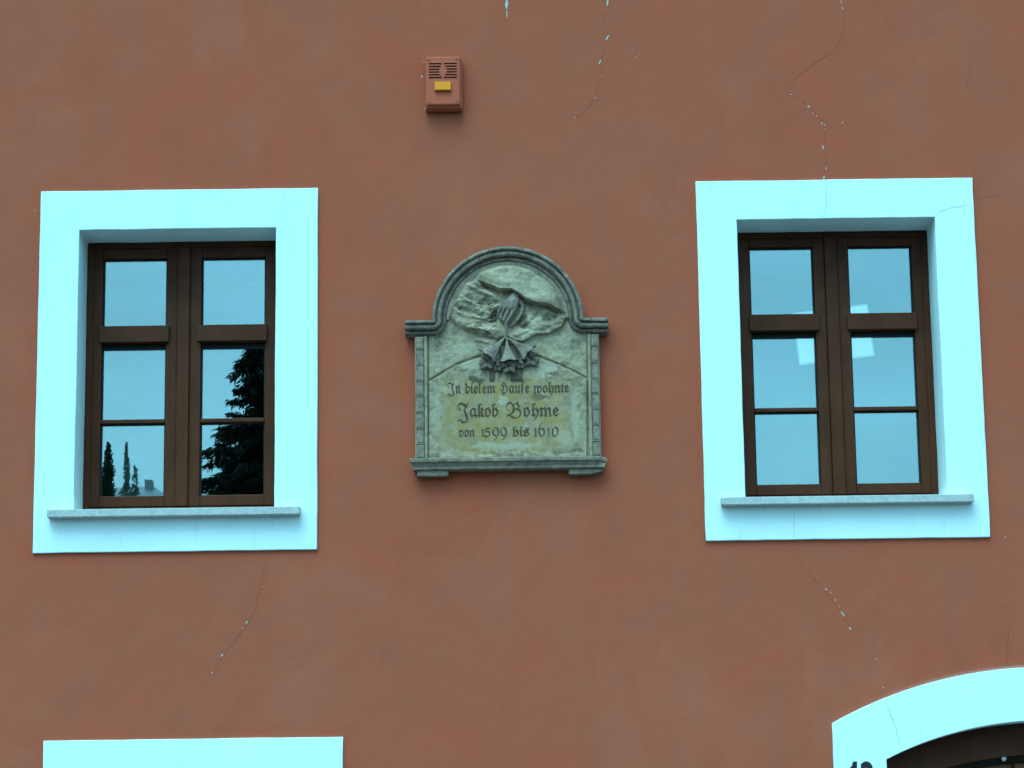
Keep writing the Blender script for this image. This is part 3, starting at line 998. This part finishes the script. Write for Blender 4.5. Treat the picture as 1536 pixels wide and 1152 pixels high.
# concave rim along arch and sides
acx, acy, ar_ = 775.0, 592.0, 498.0
rin = np.where(Y < acy, ar_-np.hypot(X-acx, Y-acy), 1e9)
side = np.minimum(X-224, 1328-X)
rimd = np.where(Y < 560, rin-88, side-6)
Hh = np.where(Y < 560, Hh*smooth(8, 64, rimd), Hh*smooth(2, 16, rimd) - 0.011*smooth(14, 2, rimd))
Hh += 0.006*smooth(1478, 1518, Y+14*fbm(X/50, Y/50, 77))
inside = (Y > 640) | (rin > 30)
FB = FIELD-0.012
verts, idx = [], -np.ones(X.shape, int)
P00, P10, P01 = PP(*z1c(224, 150)), PP(*z1c(1328, 150)), PP(*z1c(224, 1528))
P11 = PP(*z1c(1328, 1528))
for j in range(NYg):
    for i in range(NXg):
        if not inside[j, i]: continue
        u_, v_ = i/(NXg-1), j/(NYg-1)
        p = (P00*(1-u_)+P10*u_)*(1-v_) + (P01*(1-u_)+P11*u_)*v_
        idx[j, i] = len(verts)
        verts.append((p.x, FB-float(Hh[j, i]), p.y))
faces = []
for j in range(NYg-1):
    for i in range(NXg-1):
        q = (idx[j, i], idx[j+1, i], idx[j+1, i+1], idx[j, i+1])
        if min(q) >= 0:
            faces.append(q)
me = bpy.data.meshes.new('relief_field')
me.from_pydata(verts, [], faces)
me.update()
for p in me.polygons: p.use_smooth = True
# weather stains with their own outlines: soot runs, damp blotches, washed pale spots; plus painted shade between the bells
def blotch(lst, seed):
    o_ = np.zeros_like(X)
    wx, wy = 60*(fbm(X/45, Y/45, seed)-0.5), 60*(fbm(X/45, Y/45, seed+9)-0.5)
    for (cx_, cy_, rx2, ry2, a_) in lst:
        d_ = np.hypot((X-cx_+wx)/rx2, (Y-cy_+wy)/ry2)
        o_ = np.maximum(o_, a_*smooth(1.15, 0.55, d_))
    return o_
soot_and_shade = blotch([(650, 690, 60, 30, 0.7), (600, 600, 70, 26, 0.6), (690, 560, 26, 60, 0.8), (880, 600, 60, 60, 0.7), (1060, 560, 70, 50, 0.55), (1090, 950, 36, 22, 0.6), (1170, 880, 50, 26, 0.5),
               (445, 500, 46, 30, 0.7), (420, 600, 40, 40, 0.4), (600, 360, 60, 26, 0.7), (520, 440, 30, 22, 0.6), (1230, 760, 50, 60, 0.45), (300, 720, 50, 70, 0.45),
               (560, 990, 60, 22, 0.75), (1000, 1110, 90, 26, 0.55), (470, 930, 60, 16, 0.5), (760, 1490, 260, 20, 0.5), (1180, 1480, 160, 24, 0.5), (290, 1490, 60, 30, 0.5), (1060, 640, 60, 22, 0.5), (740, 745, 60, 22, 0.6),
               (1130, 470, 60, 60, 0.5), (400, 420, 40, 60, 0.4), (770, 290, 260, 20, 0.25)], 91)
soot_and_shade = np.maximum(soot_and_shade, 0.95*smooth(708, 722, X)*smooth(868, 852, X)*smooth(735, 770, Y)*smooth(900, 880, Y))  # shade of the deep gaps between the bells, put into the colour
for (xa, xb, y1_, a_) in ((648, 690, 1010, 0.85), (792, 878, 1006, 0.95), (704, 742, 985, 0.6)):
    soot_and_shade = np.maximum(soot_and_shade, a_*smooth(xa-6, xa+6, X)*smooth(xb+6, xb-6, X)*smooth(900, 915, Y)*smooth(y1_+16, y1_-10, Y))
pale = blotch([(690, 420, 60, 40, 0.9), (960, 600, 60, 50, 0.8), (900, 690, 60, 34, 0.8), (1020, 930, 100, 46, 0.8), (520, 900, 90, 40, 0.7), (640, 640, 60, 30, 0.8), (560, 540, 60, 30, 0.6), (930, 440, 90, 30, 0.5), (780, 330, 120, 26, 0.5),
               (760, 1440, 300, 30, 0.6), (300, 1200, 40, 200, 0.5), (1240, 1250, 30, 200, 0.5), (740, 1130, 40, 40, 0.7), (480, 780, 120, 60, 0.5), (1150, 1380, 80, 50, 0.5)], 131)
sel = inside
for an, arr in (('soot', soot_and_shade), ('pale', pale)):
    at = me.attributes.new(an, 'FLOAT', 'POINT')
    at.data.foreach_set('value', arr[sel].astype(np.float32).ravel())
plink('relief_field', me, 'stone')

# ---- hand, cord, bells and roses
z2 = lambda x, y: (690+x*0.12154, 420+y*0.12154)
UN = 0.12154*0.00348                        # metres per unit of that enlarged view
def Q(x, y, h_):
    p = PP(*z2(x, y))
    return Vector((p.x, FIELD-h_, p.y))
def capsule(bm, a, b_, ra, rb, flat=1.0, n_=8):
    for k in range(n_+1):
        t_ = k/n_
        bmesh.ops.create_icosphere(bm, subdivisions=2, radius=ra+(rb-ra)*t_, matrix=Matrix.Translation(a.lerp(b_, t_)))
def remeshed(bm, name, vox, sm=3):
    me = bpy.data.meshes.new('tmp')
    bm.to_mesh(me); bm.free()
    ob = bpy.data.objects.new('tmp', me)
    C.objects.link(ob)
    md = ob.modifiers.new('r', 'REMESH'); md.mode = 'VOXEL'; md.voxel_size = vox
    md2 = ob.modifiers.new('s', 'SMOOTH'); md2.iterations = sm; md2.factor = 0.5
    o_ = bpy.data.meshes.new_from_object(ob.evaluated_get(bpy.context.evaluated_depsgraph_get()))
    bpy.data.objects.remove(ob); bpy.data.meshes.remove(me)
    o_.name = name
    for p in o_.polygons: p.use_smooth = True
    return o_
bm = bmesh.new()
def chain(pts, flat=1.0):
    for (a, b_) in zip(pts[:-1], pts[1:]):
        capsule(bm, Q(a[0], a[1], a[2]), Q(b_[0], b_[1], b_[2]), a[3]*UN, b_[3]*UN)
chain([(680, 190, 0.020, 66), (672, 230, 0.032, 78), (655, 285, 0.042, 86), (628, 345, 0.046, 76)])
chain([(548, 268, 0.036, 30), (492, 360, 0.045, 22), (473, 425, 0.042, 20), (492, 470, 0.032, 17)])
chain([(590, 282, 0.046, 32), (530, 390, 0.057, 23), (502, 470, 0.053, 21), (520, 516, 0.040, 18)])
chain([(640, 298, 0.050, 33), (578, 420, 0.063, 24), (540, 505, 0.058, 22), (548, 545, 0.045, 19)])
chain([(694, 308, 0.050, 34), (640, 430, 0.063, 26), (588, 515, 0.059, 24), (568, 560, 0.046, 20)])
chain([(735, 250, 0.030, 42), (776, 325, 0.038, 26), (758, 415, 0.042, 23), (698, 505, 0.044, 21), (636, 572, 0.042, 16)])
hand = plink('hand', remeshed(bm, 'hand', 0.0013, 3), 'stone_dark')
hand['label'] = 'sooty carved hand gripping a cord'
bm = bmesh.new()
chain([(568, 560, 0.046, 18), (572, 620, 0.048, 13), (568, 690, 0.042, 14), (560, 712, 0.036, 22), (595, 738, 0.034, 22)])
plink('cord', remeshed(bm, 'cord', 0.0016, 2), 'stone_mid')

def bell(ax, ay, rx, ry, rad, h0=0.018, h1=0.034, depth=0.55, ph=0.0, tw=5):
    A, B = Q(ax, ay, h0), Q(rx, ry, h1)
    d = (B-A); Ln = d.length; d.normalize()
    sd_ = d.cross(Vector((0, -1, 0))).normalized()
    fr_ = Vector((0, -1, 0))
    bm = bmesh.new()
    rings = []
    N, K = 40, 18
    for k in range(K+1):
        t_ = k/K
        r_ = (0.06 + 0.34*t_ + 0.60*t_**2.6)*rad*UN
        ring = []
        for i in range(N):
            a = 2*math.pi*i/N
            sc = 1 + 0.10*t_*math.cos(tw*a+ph)
            p = A + d*Ln*(t_ + 0.035*t_**3*math.cos(tw*a+ph)) + sd_*math.cos(a)*r_*sc + fr_*math.sin(a)*r_*depth*sc
            ring.append(bm.verts.new(p))
        rings.append(ring)
    # inner cup
    ring = [bm.verts.new(A + d*Ln*0.86 + (v.co-(A+d*Ln))*0.72) for v in rings[-1]]
    rings.append(ring)
    for a_, b__ in zip(rings[:-1], rings[1:]):
        for i in range(N):
            bm.faces.new((a_[i], a_[(i+1) % N], b__[(i+1) % N], b__[i]))
    bm.faces.new(rings[-1])
    return plink('bell_flower', mesh_from_bm(bm, 'bell_flower', True), 'stone_dark')
bell(552, 705, 345, 950, 140, h0=0.030, h1=0.040, ph=0.4)
bell(575, 735, 603, 1015, 128, h0=0.034, h1=0.054, ph=1.5)
bell(598, 712, 852, 915, 130, h0=0.030, h1=0.040, ph=2.0)
def rose(cx_, cy_, rad, h_, seed):
    rr = random.Random(seed)
    bm = bmesh.new()
    for ringn, (n_, rr0, sz) in enumerate(((6, 0.66, 0.44), (5, 0.36, 0.20), (1, 0.0, 0.12))):
        for k in range(n_):
            a = 2*math.pi*(k+0.5*ringn)/n_ + rr.uniform(-.2, .2)
            p = Q(cx_+rad*rr0*math.cos(a), cy_+rad*rr0*math.sin(a), h_+0.003*ringn*(1 if ringn < 2 else -1))
            mtx = Matrix.Translation(p) @ Matrix.Rotation(-a, 4, 'Y') @ Matrix.Diagonal((0.75, 0.75, 1.25, 1))
            bmesh.ops.create_icosphere(bm, subdivisions=2, radius=rad*sz*UN*rr.uniform(0.85, 1.1), matrix=mtx)
    return plink('rose', mesh_from_bm(bm, 'rose', True), 'stone_soot')
for k, (a, b_, r_, h_) in enumerate(((335, 1010, 104, 0.036), (602, 1066, 96, 0.046), (885, 978, 98, 0.036), (466, 1076, 56, 0.030), (748, 1048, 56, 0.032))):
    rose(a, b_, r_, h_, 50+k)

# ---- inscription
FR = {}
for i, ch in enumerate('ABCDEFGHIJKLMNOPQRSTUVWXYZ'):
    FR[ch] = chr(0x1D504+i)
FR['H'] = '\u210C'
for i, ch in enumerate('abcdefghijklmnopqrstuvwxyz'):
    FR[ch] = chr(0x1D51E+i)
def fr(s): return ''.join(FR.get(ch, ch) for ch in s)
LY = FB-0.0072-0.0006
tm = text_mesh(fr('n'), 'tmp'); XH = max(v.co.y for v in tm.vertices); bpy.data.meshes.remove(tm)
tm = text_mesh(fr('J'), 'tmp'); JH = max(v.co.y for v in tm.vertices); bpy.data.meshes.remove(tm)
def word(s, xa, xb, ybase, yx, href=None):
    a, b_ = PP(xa, ybase), PP(xb, ybase)
    xh = abs(PP(xa, yx).y - a.y)
    me = text_mesh(fr(s), 'inscription_word', 0.02, 0.0 if s == 'B' else (0.006 if s in 'JH' else 0.013))
    place_text(me, a.x, b_.x, (a.y+b_.y)/2, xh/(href or XH), LY, 0.0016)
    return plink('inscription_word', me, 'letter')
word('J', 671, 681, 589.5, 572.5, JH)
word('n', 683, 690.8, 588.8, 577.8)
word('die\u017Fem', 697.5, 743, 588.6, 577.6)
word('H', 750.5, 761.5, 588.4, 572.5, JH)
word('au\u017Fe', 763.5, 794, 588.2, 577.2)
word('wohnte', 800.5, 853.6, 587.6, 576.8)
word('J', 686.4, 702, 628, 602.6, JH)
word('akob', 704.5, 747.6, 624, 610.6)
word('B', 759.3, 782, 626, 601.6, JH)
word('o', 785, 795.2, 623.4, 609.8)
word('hme', 797.5, 838.2, 623, 609.8)
word('von', 688, 712, 653.8, 643.8)
word('bis', 769, 794, 653.3, 643.4)
for k, xx in enumerate((788.2, 792.2)):
    a = PP(xx, 603.6)
    bm = bmesh.new(); add_box(bm, a.x-0.0032, a.x+0.0032, LY-0.0016, LY, a.y-0.004, a.y+0.004)
    plink('umlaut_dot', mesh_from_bm(bm, 'umlaut_dot'), 'letter')

def pen(name, strokes, ang=R(38), w=2.3, thin=0.55):
    """broad-nib strokes in photo pixels"""
    bm = bmesh.new()
    pv = Vector((math.cos(ang), math.sin(ang)))
    lift = 0.0
    for st in strokes:
        pts = [Vector(PP(*p)) for p in st]
        fine = []
        for k in range(len(pts)-1):       # Catmull-Rom
            p0, p1, p2, p3 = pts[max(k-1, 0)], pts[k], pts[k+1], pts[min(k+2, len(pts)-1)]
            for i in range(8):
                t_ = i/8
                fine.append(0.5*((2*p1)+(p2-p0)*t_+(2*p0-5*p1+4*p2-p3)*t_**2+(3*p1-p0-3*p2+p3)*t_**3))
        fine.append(pts[-1])
        prev = None
        for k, p in enumerate(fine):
            q = (fine[min(k+1, len(fine)-1)]-fine[max(k-1, 0)]).normalized()
            nr = Vector((-q.y, q.x))
            ww = (abs(nr.dot(pv))*(w-thin)+thin)*0.00348/2
            a = bm.verts.new((p.x+nr.x*ww, LY-0.0012-lift, p.y+nr.y*ww))
            b_ = bm.verts.new((p.x-nr.x*ww, LY-0.0012-lift, p.y-nr.y*ww))
            if prev: bm.faces.new((prev[0], prev[1], b_, a))
            prev = (a, b_)
        lift += 0.0003
    return plink(name, mesh_from_bm(bm, name), 'letter')
dx = 0.0
pen('inscription_digit', [[(721.5, 645.5), (724, 643.5)], [(724.2, 643), (724.2, 653.8)]])
pen('inscription_digit', [[(735, 641.5), (728.5, 641.5)], [(729, 642), (728, 646.5), (731.5, 645.6), (734.3, 648), (733.6, 652), (730.2, 654), (726, 652.5)]])
for x_ in (743.3, 755.2):
    pen('inscription_digit', [[(x_+3.6, 643.5), (x_+0.2, 640.4), (x_-3.8, 644), (x_-3.6, 649.5), (x_-0.2, 652.6), (x_+2.6, 650.5)],
                              [(x_+1.4, 640.8), (x_+4, 645.5), (x_+3.4, 652), (x_+0.4, 657), (x_-2.2, 658.6)]])
pen('inscription_digit', [[(801, 643.6), (803.4, 641.6)], [(803.4, 641.2), (803.4, 653)], [(801, 653), (805.6, 653)]])
pen('inscription_digit', [[(813.4, 633), (810, 638), (808.6, 645), (809.6, 651), (812.4, 653.4), (815.6, 651), (816.4, 646), (814.2, 642), (811.4, 642), (809, 645)]])
pen('inscription_digit', [[(820.6, 643.2), (822.8, 641.6)], [(822.9, 641), (822.9, 653)]])
pen('inscription_digit', [[(833.4, 639.6), (829.4, 642.5), (828.7, 648), (830.4, 652.4), (833, 653)], [(833, 639.6), (836.3, 642.6), (836.4, 649), (834.4, 652.4), (832, 653)]])

# ------------------------------------------------------------------ siren box
SYF = -0.088
s0 = W(600+345*.11285, 60+868*.11285, SYF); s1 = W(600+798*.11285, 60+212*.11285, SYF)
sx0, sx1, sz0, sz1 = s0.x, s1.x, s0.z, s1.z
sir = empty('alarm_siren', ((sx0+sx1)/2, 0, sz0))
tag(sir, 'terracotta painted alarm siren box with louvres and a yellow lens, high on the wall', 'siren')
def slink(name, bm, material, smooth_=False):
    o = link(name, mesh_from_bm(bm, name, smooth_), material)
    o.data.transform(Matrix.Translation(-sir.location))
    o.parent = sir
    return o
bm = bmesh.new()
add_box(bm, sx0-0.006, sx1+0.010, -0.060, -0.0005, sz0-0.016, sz1+0.004, 0.010, 3)
slink('back_box', bm, 'siren')
bm = bmesh.new()
add_box(bm, sx0, sx1, SYF, -0.0605, sz0, sz1, 0.011, 4)
for v in bm.verts:
    if v.co.y > -0.07:
        v.co.x += 0.004*(1 if v.co.x > (sx0+sx1)/2 else -1)
        if v.co.z < (sz0+sz1)/2: v.co.z -= 0.010
slink('cover', bm, 'siren')
sw, sh_ = sx1-sx0, sz1-sz0
def SX(zx): return sx0 + (zx-345)/453*sw
def SZ(zy): return sz1 - (zy-212)/656*sh_
lens_l = [(388, 548), (388, 535), (388, 520), (388, 518), (388, 535), (388, 552)]
lens_r = [(588, 750), (606, 750), (620, 750), (620, 750), (604, 750), (586, 750)]
rows6 = [313, 350, 388, 425, 462, 498]
for k, zy in enumerate(rows6):
    for (a, b_) in (lens_l[k], lens_r[k]):
        bm = bmesh.new()
        add_box(bm, SX(a), SX(b_), SYF-0.0006, SYF+0.004, SZ(zy+9), SZ(zy-7), 0.0)
        slink('louvre_slot', bm, 'slot')
        # hood over the slot
        bm = bmesh.new()
        x0, x1 = SX(a)-0.001, SX(b_)+0.001
        zz = SZ(zy-7)
        pr = [(SYF+0.003, zz+0.0085), (SYF-0.004, zz+0.0055), (SYF-0.0065, zz+0.0015), (SYF-0.0055, zz-0.0005), (SYF+0.003, zz+0.0005)]
        va = [bm.verts.new((x0, *p)) for p in pr]; vb = [bm.verts.new((x1, *p)) for p in pr]
        for i in range(5):
            bm.faces.new((va[i], va[(i+1) % 5], vb[(i+1) % 5], vb[i]))
        bm.faces.new(va); bm.faces.new(vb[::-1])
        slink('louvre_hood', bm, 'siren')
bm = bmesh.new()
add_box(bm, SX(460), SX(676), SYF-0.020, SYF+0.002, SZ(682), SZ(562), 0.004, 2)
for v in bm.verts:
    if v.co.y < SYF-0.01 and v.co.z > SZ(600): v.co.y += 0.006
slink('lens', bm, 'lens')
for (a, b_) in ((386, 258), (748, 250), (392, 826), (757, 815)):
    bm = bmesh.new()
    bmesh.ops.create_cone(bm, cap_ends=True, segments=14, radius1=0.0062, radius2=0.0050, depth=0.004,
                          matrix=Matrix.Translation((SX(a), SYF-0.001, SZ(b_))) @ Matrix.Rotation(R(90), 4, 'X'))
    slink('screw', bm, 'screw')

# ------------------------------------------------------------------ framed card behind the right window
q = lambda x, y: W(1170+x*.10417, 440+y*.10417, FY+0.098)
tl, tr_, br, bl = q(175, 290), q(1260, 155), q(1362, 900), q(280, 1035)
cc = (tl+tr_+br+bl)/4
ux = ((tr_-tl)+(br-bl)).normalized(); wv = ((tr_-tl).length+(br-bl).length)/2
uz = ((tl-bl)+(tr_-br)).normalized(); hv = ((tl-bl).length+(tr_-br).length)/2
card = empty('lamp_panel', cc - uz*hv/2)
tag(card, 'lit white rectangular lamp panel hanging tilted behind the brown window', 'lamp')
def quadbox(name, x0, x1, z0, z1, ya, yb, material):
    bm = bmesh.new()
    add_box(bm, x0, x1, ya, yb, z0, z1, 0.002, 1)
    for v in bm.verts:
        v.co = cc + ux*v.co.x + uz*v.co.z + Vector((0, v.co.y, 0))
    o = link(name, mesh_from_bm(bm, name), material)
    o.data.transform(Matrix.Translation(-card.location))
    o.parent = card
    return o
quadbox('diffuser', -wv/2+0.010, wv/2-0.010, -hv/2+0.010, hv/2-0.010, 0.0, 0.006, 'lamp')
for (a, b_, c_, d_) in ((-wv/2, wv/2, hv/2-0.012, hv/2), (-wv/2, wv/2, -hv/2, -hv/2+0.012), (-wv/2, -wv/2+0.012, -hv/2+0.0121, hv/2-0.0121), (wv/2-0.012, wv/2, -hv/2+0.0121, hv/2-0.0121)):
    quadbox('frame_strip', a, b_, c_, d_, -0.008, 0.008, 'paper')

# ------------------------------------------------------------------ across the street, mirrored in the panes
def leaf_cloud(pts, size, rr, slim=0.35, follow=1.0):
    bm_v, bm_f = [], []
    for (p, s, dr) in pts:
        a = Vector((rr.gauss(0, 1), rr.gauss(0, 1), rr.gauss(0, 0.6)))
        a = (a.normalized()*0.7 + dr*follow).normalized()
        b_ = a.cross(Vector((rr.gauss(0, 1), rr.gauss(0, 1), rr.gauss(0, 1)))).normalized()
        l_, w_ = size*s*rr.uniform(0.7, 1.4), size*s*slim
        i = len(bm_v)
        bm_v += [p-b_*w_, p+a*l_*0.5-b_*w_*0.8, p+a*l_, p+a*l_*0.4+b_*w_]
        bm_f.append((i, i+1, i+2, i+3))
    return bm_v, bm_f
def tree_obj(name, loc, label, cat, crown_vf, cmat, trunk_h, trunk_r, group=None):
    root = empty(name, loc)
    tag(root, label, cat, group)
    me = bpy.data.meshes.new('crown')
    me.from_pydata(crown_vf[0], [], crown_vf[1])
    me.update()
    o = bpy.data.objects.new('crown', me); me.materials.append(M[cmat]); C.objects.link(o); o.parent = root
    bm = bmesh.new()
    rings = []
    for k in range(9):
        t_ = k/8
        r_ = trunk_r*(1-0.92*t_)*(1.35 if k == 0 else 1)
        rings.append([bm.verts.new((r_*math.cos(a*math.pi/5)+0.03*math.sin(t_*7), r_*math.sin(a*math.pi/5), trunk_h*t_)) for a in range(10)])
    for a, b_ in zip(rings[:-1], rings[1:]):
        for i in range(10): bm.faces.new((a[i], a[(i+1) % 10], b_[(i+1) % 10], b_[i]))
    bm.faces.new(rings[-1])
    o = bpy.data.objects.new('trunk', mesh_from_bm(bm, 'trunk', True)); o.data.materials.append(M['bark']); C.objects.link(o); o.parent = root
    return root
def conifer(loc, h_, rbase, seed, label):
    rr = random.Random(seed)
    pts = []
    z_ = h_
    while z_ > 1.2:
        f_ = (h_-z_)/h_
        fine = z_ > h_-5.0
        rmax = rbase*(f_**0.75)*rr.uniform(0.75, 1.2) + 0.05
        nb = (4 + int(40*f_)) if fine else (4 + int(9*f_))
        for k in range(nb):
            a = rr.uniform(0, 2*math.pi)
            ln = rmax*rr.uniform(0.45, 1.0)*(1.35 if rr.random() < 0.15 else 1.0)
            n_ = int((36 + ln*250) if fine else (8 + ln*14))
            lift, droop = rr.uniform(0.1, 0.4), rr.uniform(0.15, 0.55)
            for i in range(n_):
                t_ = (i+rr.random())/n_
                p = Vector((math.cos(a)*ln*t_, math.sin(a)*ln*t_, z_ + lift*ln*t_ - droop*ln*t_*t_))
                sp = (0.085 if fine else 0.16)*(1-0.75*t_)+0.010
                p += Vector((rr.gauss(0, sp), rr.gauss(0, sp), -abs(rr.gauss(0, sp*0.9))))
                pts.append((p, 0.30 if fine else 1.6, Vector((math.cos(a)*0.6, math.sin(a)*0.6, -0.5))))
        z_ -= rr.uniform(0.10, 0.19) if fine else rr.uniform(0.3, 0.42)
    return tree_obj('conifer', loc, label, 'conifer', leaf_cloud(pts, 0.36, rr, 0.17, 1.5), 'spruce', h_*0.985, 0.22)
def column_tree(name, loc, h_, slope, power, rad, seed, label, cmat, n_=5000, size=0.1):
    rr = random.Random(seed)
    pts = []
    for i in range(n_):
        top = i < n_*0.6
        d_ = (rr.random()**0.7)*2.6 if top else 2.6 + rr.random()*(h_-3.4)
        rm = min(rad, slope*d_**power)*(0.8+0.45*noise.noise(Vector((d_*3.5, seed, 0))))
        if d_ > h_-2.5: rm *= max(0.3, (h_-d_)/2.5)
        r_ = rm*math.sqrt(rr.random())
        a = rr.uniform(0, 2*math.pi)
        pts.append((Vector((r_*math.cos(a), r_*math.sin(a), h_-d_)), 1.0 if top else 3.0, Vector((0, 0, 0.9))))
    return tree_obj(name, loc, label, 'tree', leaf_cloud(pts, size, rr), cmat, h_*0.93, max(0.05, rad*0.14))
def spot(px, py, Yp):
    p = mirror_pt(px, py, Yp)
    return p.x, p.z
YT = -26.0
x_, z_ = spot(388, 500, YT)
conifer((x_, YT, 0), z_, 3.1, 3, 'tall dark spruce standing across the street, mirrored in the window')
x_, z_ = spot(160, 664, -34)
column_tree('cypress', (x_, -34, 0), z_, 0.20, 0.75, 0.75, 5, 'slim dark cypress across the street beside the paler poplar', 'cypress', 9000, 0.06)
x_, z_ = spot(186, 662, -60)
column_tree('poplar', (x_, -60, 0), z_, 0.105, 0.8, 0.6, 6, 'slim pale poplar standing behind the dark cypress', 'poplar', 2600, 0.07)
x_, z_ = spot(199, 700, -48)
column_tree('young_tree', (x_, -48, 0), z_, 0.16, 0.5, 0.5, 7, 'small loose tree with a rounded top beside the poplar', 'poplar', 1500, 0.08)
# far building whose metal roof shows between the trees
FYB = -130
xb_, zb_ = spot(222, 733, FYB)
ch_top = spot(222, 722, FYB)[1]
far = empty('town_house', (xb_, FYB, 0))
tag(far, 'tall pale town house with a grey metal roof and square chimney far across the street', 'house')
def fpart(name, bm, material, parent=far):
    o = link(name, mesh_from_bm(bm, name), material)
    o.parent = parent
    return o
ev = zb_-3.2
bm = bmesh.new(); add_box(bm, -7, 5, -5, 5, 0, ev); fpart('wall', bm, 'far_wall')
bm = bmesh.new()
vv = [bm.verts.new(p) for p in ((-7.5, 5.4, ev+0.02), (5.5, 5.4, ev+0.02), (5.5, -5.4, ev+0.02), (-7.5, -5.4, ev+0.02), (-4.5, 0, zb_), (0.45, 0, zb_))]
for f in ((0, 1, 5, 4), (1, 2, 5), (2, 3, 4, 5), (3, 0, 4), (3, 2, 1, 0)): bm.faces.new([vv[i_] for i_ in f])
roof_ = fpart('roof', bm, 'zinc')
bm = bmesh.new(); add_box(bm, -0.28, 0.30, -0.3, 0.3, zb_-0.6, ch_top); fpart('chimney', bm, 'far_wall', roof_)
for fl_ in range(6):
    for cx_ in (-5.2, -2.4, 0.4, 3.2):
        bm = bmesh.new(); add_box(bm, cx_-0.55, cx_+0.55, 4.98, 5.06, 1.2+fl_*3.3, 2.9+fl_*3.3); fpart('window', bm, 'gasket')
